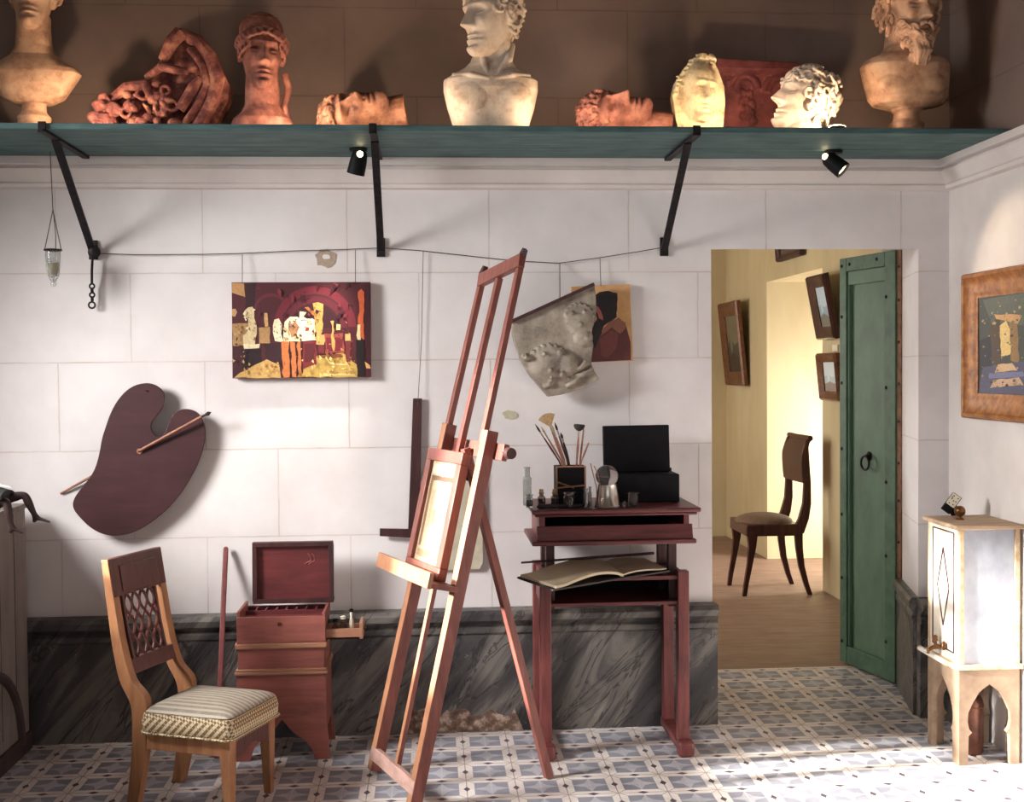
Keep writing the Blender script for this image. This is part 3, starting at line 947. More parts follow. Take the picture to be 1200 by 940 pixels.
# 10 bearded bust ------------------------------------------------------------------------------
m = MB(); pedestal(m, .135, .062)
loft(m, [(.13, .07, .06, 0, 0), (.145, .14, .075, 0, .006), (.17, .158, .085, 0, .004), (.24, .170, .09, 0, -.002), (.30, .180, .09, 0, -.006), (.325, .16, .085, .005, -.006), (.35, .10, .075, .01, -.004), (.38, .08, .07, .012, 0), (.45, .075, .07, .01, 0)], p=.7)
for s_ in (-1, 1):
    m.ell((s_ * .07, -.062, .22), (.075, .03, .05), nu=18, nv=12)
hd = head('curls', 55, beard=True, k=1.2, hairline=.05)
r = random.Random(6)
for i in range(46):
    s_ = r.choice((-1, 1)); t = s_ * r.uniform(1.15, 2.6); z = r.uniform(-.06, .09)
    p, n = skull(t, z, r.uniform(.015, .03))
    hd.torus(p, n + V((r.uniform(-.4, .4), r.uniform(-.4, .4), r.uniform(-.4, .4))), r.uniform(.013, .019), .0075, 10, 6, .8)
m.merge(hd, T(-.004, -.03, .512) @ RX_(6) @ RZ_(12) @ Matrix.Scale(1.2, 4))
for v in m.bm.verts: v.co = T(sx(1061), 4.64, ST) @ v.co
dress(m.build('bust', 'plaster_warm', remesh=.0031, clampz=ST + .003, smoothit=1), 'plaster bust of a bearded curly-haired man on a moulded foot, right end of the shelf')

# ------------------------------------------------------------------ things hung on the back wall
def px(pts, ox, oy, k): return [(ox + x / k, oy + y / k) for x, y in pts]

# cord along the wall
cp = [(112, 297), (160, 298.5), (240, 298), (284, 297), (345, 294), (400, 292.5), (447, 290.5), (490, 293.5), (540, 299), (600, 305.5), (655, 308.5), (703, 302), (745, 295.5), (777, 290)]
mb = MB(); mb.tube([atY(x, y, WY - .016) for x, y in cp], .0019, 6)
tag(mb.build('wall_line', 'cord'), 'long thin grey cord strung along the white wall between the brackets', 'cord')

# hanging glass lamp
Yl = 4.82
top = atY(59, 190, Yl); kn = atY(62, 246, Yl); cc = atY(61, 300, Yl)
o = thing('hanging_lamp', atY(61, 334, Yl), 'small clear glass oil lamp hanging on a cord at the left end of the shelf', 'lamp')
m = MB(); top.z = SZ - .001; m.tube([top, kn], .002, 6)
rl, rr = atY(52.5, 292, Yl), atY(71.5, 292, Yl)
m.tube([kn, rl], .0022, 6); m.tube([kn, rr], .0022, 6); m.tube([kn + V((0, 0, .01)), kn + V((0, .03, -.10)), V(((rl.x + rr.x) / 2, Yl + .034, rl.z))], .0018, 6)
m.build('suspension_cord', 'cord', o)
rc = (rl + rr) / 2; R = (rr.x - rl.x) / 2
m = MB(); m.torus(rc + V((0, 0, -.004)), (0, 0, 1), R, .004, 24, 8); m.build('rim_ring', 'iron', o)
m = MB(); m.lathe([(R * .94, 0), (R * .92, -.03), (R * .86, -.07), (R * .70, -.105), (R * .42, -.122), (.009, -.13), (.012, -.138), (.009, -.148), (.001, -.15), (.001, -.118), (R * .5, -.108), (R * .78, -.07), (R * .86, -.02), (R * .87, 0)], Matrix.Translation(rc), 28); m.build('glass_cup', 'glass', o)
m = MB(); m.lathe([(.001, -.112), (R * .45, -.104), (R * .70, -.075), (R * .76, -.055), (.001, -.055)], Matrix.Translation(rc), 24); m.build('oil', 'white_wax', o)


class Art:
    """layers of paint on a flat panel, each layer a hair above the one below"""
    def __init__(s, O, U, W, N):            # origin top-left, full width vector, full height vector (down), normal
        s.O, s.U, s.W, s.N = V(O), V(U), V(W), V(N); s.m = MB(); s.k = 0

    def poly(s, pts, col):
        s.k += 1
        if len(pts) < 30 and s.k > 1:
            P = []
            for i, p in enumerate(pts):
                q = pts[(i + 1) % len(pts)]; n = max(1, int(math.hypot(q[0] - p[0], q[1] - p[1]) / .05))
                for j in range(n):
                    t = j / n; P.append((p[0] + (q[0] - p[0]) * t + rnd.uniform(-1, 1) * .007, p[1] + (q[1] - p[1]) * t + rnd.uniform(-1, 1) * .007))
            pts = P
        c = lin(col); L = [s.O + s.U * min(1, max(0, u)) + s.W * min(1, max(0, v)) + s.N * (.00005 * s.k + .0002) for u, v in pts]
        s.m.face(L, 0, c)

    def build(s, parent, name='painted_picture'):
        return s.m.build(name, 'paint', parent, smooth=False)


def ring(cx, cy, R, r, a0=180, a1=360, n=20, sy=1.0):
    P = [(cx + R * math.cos(math.radians(a0 + (a1 - a0) * i / n)), cy + sy * R * math.sin(math.radians(a0 + (a1 - a0) * i / n))) for i in range(n + 1)]
    Q = [(cx + r * math.cos(math.radians(a0 + (a1 - a0) * i / n)), cy + sy * r * math.sin(math.radians(a0 + (a1 - a0) * i / n))) for i in range(n + 1)]
    return P + Q[::-1]

# gallery painting
TL, TR, BL = atY(271.5, 331, 4.968), atY(434, 330.5, 4.968), atY(272.5, 443.5, 4.964)
o = thing('painting', V(((TL.x + TR.x) / 2, WY - .03, BL.z)), 'unframed painting of a red vaulted hall full of pale statues, left of the easel', 'painting')
N = (BL - TL).cross(TR - TL).normalized()
if N.y > 0: N = -N
m = MB(); U, W = TR - TL, BL - TL
m.hexa([TL + W, TL + W + U, TL + W + U - N * .026, TL + W - N * .026, TL, TL + U, TL + U - N * .026, TL - N * .026]); m.build('canvas', 'canvas_edge', o, bevel=.002)
A = Art(TL, U, W, N)
nz = lambda pts: [((x - 8) / 1142, (y - 8) / 792) for x, y in pts]
def q(col, *pts): A.poly(nz(pts), col)
q((74, 26, 34), (8, 8), (1150, 8), (1150, 800), (8, 800))
A.poly(nz(ring(690, 380, 340, 275)), (112, 36, 48)); A.poly(nz(ring(690, 390, 265, 215)), (92, 30, 42)); A.poly(nz(ring(690, 390, 205, 1)), (52, 18, 28))
A.poly(nz(ring(330, 250, 150, 125, 190, 320)), (100, 36, 46))
q((46, 18, 26), (120, 30), (175, 8), (210, 8), (190, 330), (120, 340))
q((184, 138, 88), (10, 14), (112, 14), (112, 126), (10, 92)); q((170, 132, 86), (10, 345), (130, 350), (130, 530), (10, 535)); q((190, 150, 100), (10, 225), (35, 220), (45, 255), (35, 290), (10, 285))
q((60, 20, 28), (10, 535), (95, 535), (95, 720), (10, 790))
q((214, 192, 146), (150, 215), (180, 208), (190, 300), (206, 380), (200, 520), (108, 545), (100, 450), (140, 420), (148, 310), (95, 275), (118, 240))
q((228, 214, 174), (100, 520), (236, 515), (236, 556), (100, 560)); q((30, 14, 20), (88, 560), (244, 558), (244, 690), (88, 720))
q((178, 138, 90), (222, 380), (322, 376), (322, 510), (222, 512)); q((206, 160, 104), (278, 265), (302, 265), (300, 372), (276, 372))
q((48, 22, 30), (262, 512), (412, 508), (412, 690), (300, 690))
q((198, 158, 92), (22, 796), (180, 690), (285, 648), (395, 690), (412, 796)); q((186, 152, 78), (540, 796), (600, 700), (700, 620), (920, 596), (1036, 700), (1036, 796))
q((226, 200, 128), (800, 668), (975, 690), (940, 700), (810, 684)); q((226, 200, 128), (760, 764), (1030, 770), (1030, 786), (740, 782)); q((120, 66, 40), (700, 625), (900, 600), (920, 632), (720, 640))
q((236, 226, 190), (352, 318), (398, 302), (418, 360), (416, 430), (438, 500), (360, 496), (342, 420))
q((238, 230, 188), (430, 410), (446, 340), (490, 298), (548, 296), (572, 330), (690, 324), (690, 492), (430, 498)); q((234, 222, 180), (555, 320), (565, 250), (628, 262), (600, 290), (640, 322))
q((176, 126, 84), (478, 380), (520, 330), (560, 380), (540, 450), (500, 470)); q((150, 58, 42), (610, 380), (648, 378), (642, 414), (614, 414)); q((120, 70, 56), (470, 350), (490, 320), (500, 350), (480, 400))
q((214, 160, 86), (680, 188), (720, 178), (758, 190), (752, 280), (742, 520), (700, 524), (690, 300)); q((186, 116, 62), (610, 214), (632, 210), (692, 262), (676, 292)); q((206, 160, 96), (700, 440), (770, 450), (768, 530), (705, 530))
q((110, 38, 42), (712, 530), (762, 530), (762, 600), (712, 606))
for x0, x1, y1 in ((416, 472, 796), (488, 528, 796), (540, 570, 770)): q((192, 112, 62), (x0, 500), (x1, 500), (x1 + 8, y1), (x0 + 6, y1)); q((56, 18, 26), (x1, 500), (x1 + 14, 500), (x1 + 20, y1), (x1 + 8, y1))
q((118, 40, 44), (584, 496), (696, 494), (700, 690), (590, 722)); q((86, 28, 34), (600, 520), (680, 518), (684, 660), (606, 676))
q((150, 70, 58), (770, 436), (926, 436), (926, 590), (776, 596)); q((110, 30, 42), (784, 470), (912, 470), (912, 580), (790, 584)); q((206, 156, 86), (822, 332), (840, 332), (852, 578), (832, 578)); q((226, 200, 138), (872, 356), (894, 356), (900, 408), (866, 408))
q((214, 170, 104), (932, 440), (976, 440), (980, 500), (936, 500)); q((112, 44, 44), (940, 500), (985, 500), (985, 660), (945, 668))
q((196, 92, 52), (1050, 92), (1072, 64), (1096, 90), (1094, 488), (1052, 470)); q((228, 200, 150), (1034, 366), (1064, 360), (1074, 518), (1042, 500)); q((18, 12, 14), (1030, 490), (1096, 490), (1104, 792), (1036, 790)); q((58, 18, 28), (1104, 30), (1148, 8), (1150, 700), (1110, 690)); q((226, 170, 110), (1104, 670), (1148, 700), (1148, 734), (1110, 730))
r2 = random.Random(17)
def dabs(n, x0, x1, y0, y1, cols, e0, e1):
    for _ in range(n):
        x, y, e = r2.uniform(x0, x1), r2.uniform(y0, y1), r2.uniform(e0, e1); k = r2.uniform(.6, 2.2)
        q(r2.choice(cols), (x - e, y), (x - e * .3, y - e * k), (x + e, y - e * .2), (x + e * .2, y + e * k))
dabs(34, 440, 685, 310, 485, ((206, 184, 140), (180, 140, 100), (240, 234, 206), (150, 104, 76), (96, 60, 50)), 5, 14)
dabs(16, 105, 205, 225, 530, ((170, 140, 100), (232, 216, 176), (120, 90, 66)), 4, 11)
dabs(12, 355, 415, 320, 490, ((190, 164, 124), (150, 110, 80), (240, 232, 204)), 4, 10)
dabs(30, 200, 1020, 20, 300, ((92, 32, 42), (66, 22, 30), (120, 44, 54), (48, 18, 26)), 6, 20)
dabs(16, 690, 755, 190, 520, ((186, 130, 66), (230, 184, 110), (150, 96, 54)), 4, 12)
dabs(40, 560, 1030, 620, 790, ((204, 170, 96), (160, 124, 62), (222, 194, 124), (132, 92, 52)), 5, 16)
dabs(22, 60, 400, 680, 790, ((176, 136, 76), (214, 176, 112), (150, 110, 62)), 5, 15)
dabs(20, 20, 120, 350, 700, ((150, 112, 72), (190, 152, 104), (60, 26, 32)), 5, 12)
dabs(26, 770, 1000, 320, 620, ((130, 52, 50), (84, 26, 38), (196, 140, 80), (56, 20, 28)), 4, 11)
dabs(10, 430, 700, 510, 780, ((150, 82, 50), (80, 28, 34), (210, 134, 78)), 4, 10)
A.build(o)
for xx, yt, yb_ in ((284, 297, 332), (416.5, 292, 331)):
    m = MB(); m.tube([atY(xx, yt + 1, WY - .022), atY(xx, yb_, WY - .036)], .0016, 6); m.build('picture_cord', 'cord', o)

# palette with a brush pushed through the thumb hole
pz = [(345, 655), (365, 610), (420, 545), (455, 490), (475, 420), (488, 340), (505, 290), (525, 230), (555, 170), (600, 115), (650, 85), (710, 75), (755, 90), (785, 120), (790, 160), (775, 205), (745, 240), (725, 265), (722, 300), (740, 330), (770, 335), (795, 310), (805, 275), (825, 230), (860, 205), (900, 200), (945, 215), (972, 250), (985, 300), (980, 370), (955, 450), (915, 530), (865, 610), (800, 685), (720, 750), (640, 795), (560, 812), (490, 803), (430, 770), (385, 725), (355, 690)]
def chaikin(p, it=2):
    for _ in range(it):
        p = [x for i in range(len(p)) for x in ((tuple(.75 * a + .25 * b for a, b in zip(p[i], p[(i + 1) % len(p)]))), (tuple(.25 * a + .75 * b for a, b in zip(p[i], p[(i + 1) % len(p)]))))]
    return p
Yp = 4.945
m = MB(); m.prism([atY(x, y, Yp) for x, y in chaikin(px(pz, 0, 430, 4.088))], (0, .009, 0))
pal = m.build('palette', 'palette', bevel=.002); tag(pal, 'large dark purple-brown painter\'s palette hanging on the wall', 'palette')
m = MB(); nl = atY(172, 458, Yp); m.tube([nl + V((0, -.006, 0)), nl + V((0, .0545, 0))], .004, 8); m.build('hanging_nail', 'iron', pal)
h0 = atY(163.5, 529, Yp)
m = MB(); m.torus(h0 + V((0, -.0005, 0)), (0, 1, 0), .009, .003, 16, 6); m.build('thumb_hole_ring', 'stick', pal)
m = MB(); m.lathe([(.001, -.0006), (.008, -.0006), (.008, .0005), (.001, .0005)], Matrix.Translation(h0) @ RX_(90), 16); m.build('thumb_hole', 'black', pal)
o = thing('paint_brush', atY(160, 530, Yp - .02), 'long paint brush pushed through the thumb hole of the wall palette', 'brush')
a0, a1, a2 = atY(71, 578.5, WY - .008), h0 + V((0, .0, 0)), atY(236, 488.5, Yp - .03)
m = MB(); m.tube([a0, atY(110, 557, WY - .022), a1 + V((0, .022, -.004)), a1 + V((0, -.008, .002)), a2], [.0045, .0055, .0065, .0065, .006], 10); m.build('handle', 'stick', o)
t2 = atY(247.5, 483, Yp - .032)
m = MB(); m.tube([a2, a2 + (t2 - a2) * .35, a2 + (t2 - a2) * .7, t2], [.005, .0045, .009, .001], 10); m.build('bristle_tip', 'bristle_dark', o)

# T square
m = MB(); Yt = WY - .02
m.prism([atY(x, y, Yt) for x, y in ((484, 467), (494.5, 467), (491.5, 630), (478, 629))], (0, .012, 0))
ts = m.build('square_rule', 'darkwood', bevel=.001); tag(ts, 'dark wooden drawing square hanging on a string left of the easel', 'ruler')
m = MB(); m.prism([atY(x, y, Yt - .012) for x, y in ((445, 619.5), (491, 620.5), (490.5, 630.5), (445, 628.5))], (0, .012, 0)); m.build('stock', 'darkwood', ts, bevel=.001)
m = MB(); m.tube([atY(496, 294, WY - .016), atY(494, 400, WY - .014), atY(489.5, 475, Yt - .002)], .0014, 6); m.build('hanging_string', 'cord', ts)

# pale panel behind the easel
m = MB(); pp = [(503, 552), (508, 546), (560, 545), (565, 551), (567, 660), (562, 668), (508, 669), (503, 663)]
m.prism([atY(x, y, WY - .0195) for x, y in pp], (0, .019, 0))
pb = m.build('pale_board', 'panel_pale', bevel=.004); m = MB(); nl = atY(535, 549, WY - .02); m.tube([nl + V((0, -.006, 0)), nl + V((0, .0215, 0))], .004, 8); m.build('hanging_nail', 'iron', pb)
tag(pb, 'pale round-cornered board hanging on the wall behind the easel', 'board')

# grey plaster relief
rz = [(100, 405), (220, 355), (340, 298), (430, 260), (520, 215), (610, 175), (618, 240), (622, 330), (618, 380), (600, 430), (588, 500), (604, 540), (596, 600), (590, 650), (604, 700), (640, 750), (560, 795), (500, 822), (410, 848), (325, 862), (280, 810), (220, 740), (160, 650), (125, 550), (105, 480)]
P5 = lambda x, y, Y=4.895: atY(580 + x / 5.22, 300 + y / 5.22, Y)
m = MB(); m.prism([P5(x, y) for x, y in rz], (0, .045, 0))
def dome(cx, cy, rx, ry, d, rot=0):
    c = P5(cx, cy); m.ell((0, 0, 0), (rx / 5.22 / 278, d, ry / 5.22 / 278), T(*c) @ RY_(rot), 24, 14)
dome(330, 650, 125, 105, .030, -20); dome(520, 390, 90, 95, .030, -20); dome(440, 660, 70, 80, .03, 10); dome(540, 500, 60, 60, .025)
for x, y, rr in ((300, 600, 16), (395, 590, 18), (340, 700, 20), (410, 720, 22), (470, 350, 15), (545, 345, 18), (520, 420, 22), (345, 745, 10), (190, 620, 24), (560, 500, 18)):
    dome(x, y, rr, rr, .044)
for i in range(9):
    a = math.radians(195 + i * 18)
    m.tube([P5(330 + 100 * math.cos(a), 650 + 85 * math.sin(a), 4.890), P5(330 + 128 * math.cos(a + .15), 650 + 108 * math.sin(a + .15), 4.890)], .012, 7)
    m.tube([P5(515 + 70 * math.cos(a), 390 + 78 * math.sin(a), 4.890), P5(515 + 95 * math.cos(a + .2), 390 + 100 * math.sin(a + .2), 4.890)], .011, 7)
for a, b in (((460, 740), (600, 690)), ((480, 700), (560, 640)), ((440, 800), (520, 720)), ((300, 800), (345, 760))):
    m.tube([P5(*a, 4.893), P5((a[0] + b[0]) / 2 + 10, (a[1] + b[1]) / 2 + 12, 4.883), P5(*b, 4.893)], .010, 7)
rel = m.build('plaster_relief', 'plaster_grey', remesh=.0038, smoothit=2); tag(rel, 'broken grey plaster relief with swirling heads, hung tilted on the wall right of the easel', 'relief')
m = MB(); m.bar(P5(98, 402, 4.887), P5(606, 172, 4.887), .022, .014, (0, 1, 0)); m.build('top_batten', 'darkwood', rel, bevel=.001)
m = MB(); m.tube([atY(656, 308.5, WY - .016), P5(398, 262, 4.90)], .0015, 6); m.build('hanging_string', 'cord', rel)

# small figure study
TL, TR, BL = P5(468, 188, 4.975), P5(826, 171, 4.975), P5(478, 655, 4.968)
BR = P5(845, 640, 4.968)
o = thing('oil_sketch', V(((TL.x + TR.x) / 2, WY - .02, BL.z)), 'small oil sketch of a dark-haired figure on ochre, behind the plaster relief', 'painting')
N = (BL - TL).cross(TR - TL).normalized(); N = -N if N.y > 0 else N
m = MB(); d_ = -N * .014; m.hexa([BL, BR, BR + d_, BL + d_, TL, TR, TR + d_, TL + d_]); m.build('canvas', 'ochre_canvas', o, bevel=.001)
A = Art(TL, TR - TL, BL - TL, N)
f5 = lambda pts: [((x - 468 - (y - 180) * .04) / 360, (y - 180 + (x - 468) * .045) / 468) for x, y in pts]
A.poly(f5([(600, 650), (597, 560), (640, 470), (700, 420), (770, 380), (808, 420), (838, 520), (844, 640)]), (96, 50, 48))
A.poly(f5([(700, 400), (760, 372), (806, 405), (808, 440), (770, 470), (720, 430), (655, 480), (665, 440)]), (146, 96, 76))
A.poly(f5([(600, 240), (640, 214), (700, 208), (750, 222), (752, 290), (748, 370), (700, 400), (670, 420), (650, 480), (620, 560), (598, 520), (595, 420), (630, 380), (612, 300), (596, 280)]), (26, 24, 27))
A.poly(f5([(612, 290), (640, 306), (664, 360), (668, 384), (640, 372), (622, 330)]), (168, 92, 84))
A.poly(f5([(650, 500), (720, 450), (760, 470), (750, 560), (700, 620), (660, 600)]), (120, 62, 58))
A.build(o)
m = MB(); m.tube([atY(703, 302, WY - .016), P5(648, 186, 4.975)], .0015, 6); m.build('hanging_string', 'cord', o)

# ------------------------------------------------------------------ right wall painting
P = V((WX, 4.814, 1.325))
z0, z1, y1, y0 = 1.325, 1.928, 4.80, 3.95
o = thing('framed_painting', V((WX, (y0 + y1) / 2, z0)), 'gilt-framed painting of a sunlit garden path on the right wall', 'painting')
fw = .105
m = MB()
def frame_x(m, X, y0, y1, z0, z1, fw, prof):
    """frame on a wall facing -X; prof = (inset, height) pairs"""
    rows = []
    for a, h in prof:
        rows.append([V((X - h, y0 + a, z0 + a)), V((X - h, y1 - a, z0 + a)), V((X - h, y1 - a, z1 - a)), V((X - h, y0 + a, z1 - a))])
    m.grid(rows, 0, True)
frame_x(m, WX - .001, y0, y1, z0, z1, fw, [(0, 0), (0, .03), (.008, .042), (.02, .045), (.03, .036), (.055, .026), (.075, .026), (.09, .018), (.105, .016), (.105, .006), (.0, 0)])
m.build('gilt_frame', 'gilt', o)
A = Art(V((WX - .012, y1 - fw, z1 - fw)), V((0, -(y1 - y0 - 2 * fw), 0)), V((0, 0, -(z1 - z0 - 2 * fw))), V((-1, 0, 0)))
def a_(col, *p): A.poly(p, col)
a_((70, 78, 76), (0, 0), (1, 0), (1, 1), (0, 1)); a_((48, 52, 62), (0, .45), (.18, .4), (.22, 1), (0, 1)); a_((96, 104, 96), (.05, .02), (.6, .0), (.7, .3), (.2, .34)); a_((84, 72, 58), (.16, .3), (.28, .2), (.3, .75), (.18, .7))
a_((226, 196, 128), (.28, .3), (.36, .26), (.42, .36), (.42, .6), (.30, .62)); a_((150, 118, 78), (.40, .2), (.5, .25), (.52, .7), (.42, .66)); a_((206, 160, 110), (.2, .18), (.55, .22), (.5, .3), (.24, .24))
a_((86, 88, 112), (.06, .72), (.7, .66), (.95, 1), (0, 1)); a_((214, 180, 140), (.26, .70), (.44, .68), (.5, .76), (.22, .78)); a_((206, 172, 140), (.2, .86), (.52, .82), (.58, .9), (.16, .94)); a_((120, 124, 158), (.15, .79), (.56, .77), (.6, .82), (.12, .84)); a_((90, 108, 84), (.55, .05), (1, 0), (1, .6), (.62, .66))
for i in range(150):
    u, v = rnd.uniform(.05, .9), rnd.uniform(.05, .95); c = rnd.choice(((110, 120, 108), (150, 130, 90), (120, 124, 156), (64, 66, 72), (190, 160, 120), (84, 92, 84))); e = rnd.uniform(.006, .02)
    a_(c, (u - e, v), (u, v - e * .8), (u + e, v), (u, v + e * .8))
A.build(o)

# ------------------------------------------------------------------ easel
RF, LF = atZ(484, 948), atZ(438, 906)
l = (RF - LF); l.z = 0; LW = l.length; l.normalize()
nf = V((l.y, -l.x, 0))                                       # the way the easel faces
tp = on_plane(615, 293, RF, l)
lean = (tp - RF); lean -= l * lean.dot(l); lean.normalize()  # up along the leaning front
en = l.cross(lean); en = -en if en.dot(nf) < 0 else en
es = thing('easel', (LF + RF) / 2 - nf * .3, 'tall reddish wooden studio easel holding a framed sketch, in the middle of the room', 'easel')
def ep(x, y, off=0.0):
    """point on the easel's leaning plane"""
    return on_plane(x, y, RF + en * off, en)
def eu(u, v, off=0.0): return LF + l * u + lean * v + en * off
def inv(p): d = p - LF; return d.dot(l), d.dot(lean)
# main stiles
for nm, foot, topx in (('stile', RF, (575, 505)), ('stile', LF, (527, 497))):
    u, v = inv(ep(*topx)); uf, vf = inv(foot)
    m = MB(); m.bar(eu(uf, .012), eu(u, v), .042, .046, l, .046, .046); m.pale(en); m.build('stile', ['easel', 'easel_sunlit'], es, bevel=.003)
# upper sliding mast: three slim bars and a notched head
for a, b in (((567, 320), (519, 528)), ((585, 326), (538, 530)), ((612, 300), (565, 520))):
    m = MB(); m.bar(ep(*b), ep(*a), .028, .022, l); m.build('mast_bar', 'easel', es, bevel=.002)
m = MB(); m.bar(ep(563, 329, .004), ep(612, 305, .004), .026, .05, en); m.build('head_rail', 'easel', es, bevel=.002)
m = MB(); m.bar(ep(566, 322), ep(569, 312), .03, .026, l, .016, .016); m.build('mast_tip', 'darkwood', es)
m = MB(); m.bar(ep(607, 312), ep(615.5, 292), .036, .026, l, .018, .016); m.build('mast_tip', 'darkwood', es)
# cross rail behind the stiles with its clamp knob
uL, vL = inv(ep(527, 515)); uR, vR = inv(ep(578, 528))
m = MB(); m.bar(eu(uL - .02, vR, -.035), eu(uR + .03, vR, -.035), .022, .06, en); m.build('cross_rail', 'easel', es, bevel=.002)
kk = eu(uR + .028, vR, -.035)
m = MB(); m.tube([kk, kk + l * .02, kk + l * .022, kk + l * .05], [.012, .012, .022, .020], 12); m.build('clamp_knob', 'darkwood', es)
# centre slat and lower stretcher
ub, vb = inv(ep(466, 895)); ut, vt = inv(ep(512, 680))
m = MB(); m.bar(eu((uf + .0) * 0 + LW * .5, .065), eu(LW * .5, inv(ep(540, 530))[1], -.004), .026, .018, l); m.pale(en); m.build('centre_slat', ['easel', 'easel_sunlit'], es, bevel=.002)
m = MB(); m.bar(eu(-.02, .075, .012), eu(LW + .02, .075, .012), .05, .024, lean); m.build('stretcher', 'stretcher', es, bevel=.003)
# rear leg
rt = eu(LW * .62, inv(ep(570, 575))[1] + .03, -.05); rb = atZ(643, 912)
m = MB(); m.bar(rb + V((0, 0, .004)), rt + (rt - rb).normalized() * .12, .034, .03, l); m.build('rear_leg', 'easel', es, bevel=.003)
m = MB(); c_ = rt; m.tube([c_ - l * .05, c_ + l * .05], .010, 10); m.build('hinge_pin', 'iron', es)
# tray
vtr = inv(ep(524, 684))[1]
u0, u1 = -.06, LW + .055
q_ = lambda u, v, o: eu(u, v, o)
m = MB(); m.hexa([q_(u0, vtr - .012, .02), q_(u1, vtr - .012, .02), q_(u1, vtr - .012, .125), q_(u0, vtr - .012, .125), q_(u0, vtr + .006, .02), q_(u1, vtr + .006, .02), q_(u1, vtr + .006, .125), q_(u0, vtr + .006, .125)]); m.build('tray_base', 'easel', es, bevel=.002)
m = MB(); m.hexa([q_(u0, vtr - .014, .122), q_(u1, vtr - .014, .122), q_(u1, vtr - .014, .140), q_(u0, vtr - .014, .140), q_(u0, vtr + .042, .122), q_(u1, vtr + .042, .122), q_(u1, vtr + .042, .140), q_(u0, vtr + .042, .140)]); m.build('tray_lip', 'easel_sunlit', es, bevel=.002)

# framed sketch standing on the tray
vk0 = vtr + .008; vk1 = inv(ep(533, 529, .05))[1]
k0, k1 = .035, LW - .045
sk = thing('framed_sketch', eu((k0 + k1) / 2, vk0, .06), 'pale sketch in a narrow reddish wooden frame, standing on the easel tray', 'picture')
FO = .028
def sk_bar(ua, va, ub_, vb_):
    m.hexa([eu(ua, va, FO), eu(ub_, va, FO), eu(ub_, va, FO + .034), eu(ua, va, FO + .034), eu(ua, vb_, FO), eu(ub_, vb_, FO), eu(ub_, vb_, FO + .034), eu(ua, vb_, FO + .034)])
fb = .045
for a in ((k0, vk0, k1, vk0 + fb), (k0, vk1 - fb, k1, vk1), (k0, vk0 + fb, k0 + fb, vk1 - fb), (k1 - fb, vk0 + fb, k1, vk1 - fb)):
    m = MB(); sk_bar(*a); m.build('frame_rail', 'easel', sk, bevel=.003)
m = MB(); m.hexa([eu(k0 + .02, vk0 + .02, FO + .004), eu(k1 - .02, vk0 + .02, FO + .004), eu(k1 - .02, vk0 + .02, FO + .018), eu(k0 + .02, vk0 + .02, FO + .018), eu(k0 + .02, vk1 - .02, FO + .004), eu(k1 - .02, vk1 - .02, FO + .004), eu(k1 - .02, vk1 - .02, FO + .018), eu(k0 + .02, vk1 - .02, FO + .018)]); m.build('sketch_board', 'picture_pale', sk)
A = Art(eu(k0 + fb, vk1 - fb, FO + .0182), l * (k1 - k0 - 2 * fb), -lean * (vk1 - vk0 - 2 * fb), en)
A.poly([(0, 0), (1, 0), (1, 1), (0, 1)], (176, 158, 128)); A.poly([(.05, .03), (.96, .03), (.95, .12), (.05, .13)], (206, 192, 164)); A.poly([(.05, .15), (.95, .14), (.95, .19), (.05, .2)], (104, 74, 54)); A.poly([(.05, .19), (.14, .19), (.14, .86), (.05, .86)], (120, 88, 64))
A.poly([(.14, .22), (.9, .22), (.88, .84), (.16, .86)], (168, 150, 120)); A.poly([(.5, .22), (.9, .22), (.88, .8), (.6, .7), (.44, .4)], (200, 186, 158)); A.poly([(.2, .3), (.34, .28), (.36, .6), (.24, .7)], (148, 128, 98)); A.poly([(.36, .5), (.46, .46), (.5, .6), (.4, .64)], (132, 108, 80)); A.poly([(.6, .36), (.74, .3), (.78, .5), (.66, .56)], (176, 158, 126)); A.poly([(.06, .89), (.94, .88), (.94, .95), (.06, .96)], (150, 120, 90))
A.build(sk, 'drawn_sheet')

# ------------------------------------------------------------------ chair in the foreground
CYAW = math.radians(-22)
NB = V((-1.056, 4.174, 0)); cu = V((math.cos(CYAW), math.sin(CYAW), 0)); cv = V((-cu.y, cu.x, 0))
ch = thing('upholstered_chair', NB, 'golden-brown wooden chair with a striped silk seat and lattice back, in the left foreground', 'chair', rz=CYAW)
CWID = .315
def cpx(x, y, v=0.0):
    p = on_plane(x, y, NB + cv * v, cv) - NB
    return V((p.dot(cu), v, p.z))
back = [(112, 108), (130, 250), (150, 400), (175, 520), (213, 605), (219, 700), (215, 800), (200, 940), (192, 1000)]
front = [(135, 105), (158, 250), (184, 400), (217, 520), (265, 590), (266, 700), (262, 800), (246, 900), (232, 1000)]
Kc = 2.936
bk_ = [cpx(80 + x / Kc, 620 + y / Kc) for x, y in back]; fr_ = [cpx(80 + x / Kc, 620 + y / Kc) for x, y in front]
zf = min(bk_[-1].z, fr_[-1].z)
for p in bk_ + fr_:
    if p.z < .012: p.z = .001
bk_[-1].z = fr_[-1].z = .001
def smooth(pts, n=5):
    out = []
    for i in range(len(pts) - 1):
        p0, p1, p2, p3 = pts[max(i - 1, 0)], pts[i], pts[i + 1], pts[min(i + 2, len(pts) - 1)]
        for k in range(n):
            t = k / n
            out.append(.5 * ((2 * p1) + (p2 - p0) * t + (2 * p0 - 5 * p1 + 4 * p2 - p3) * t * t + (3 * p1 - p0 - 3 * p2 + p3) * t ** 3))
    return out + [pts[-1]]
bks, frs = smooth(bk_), smooth(fr_)
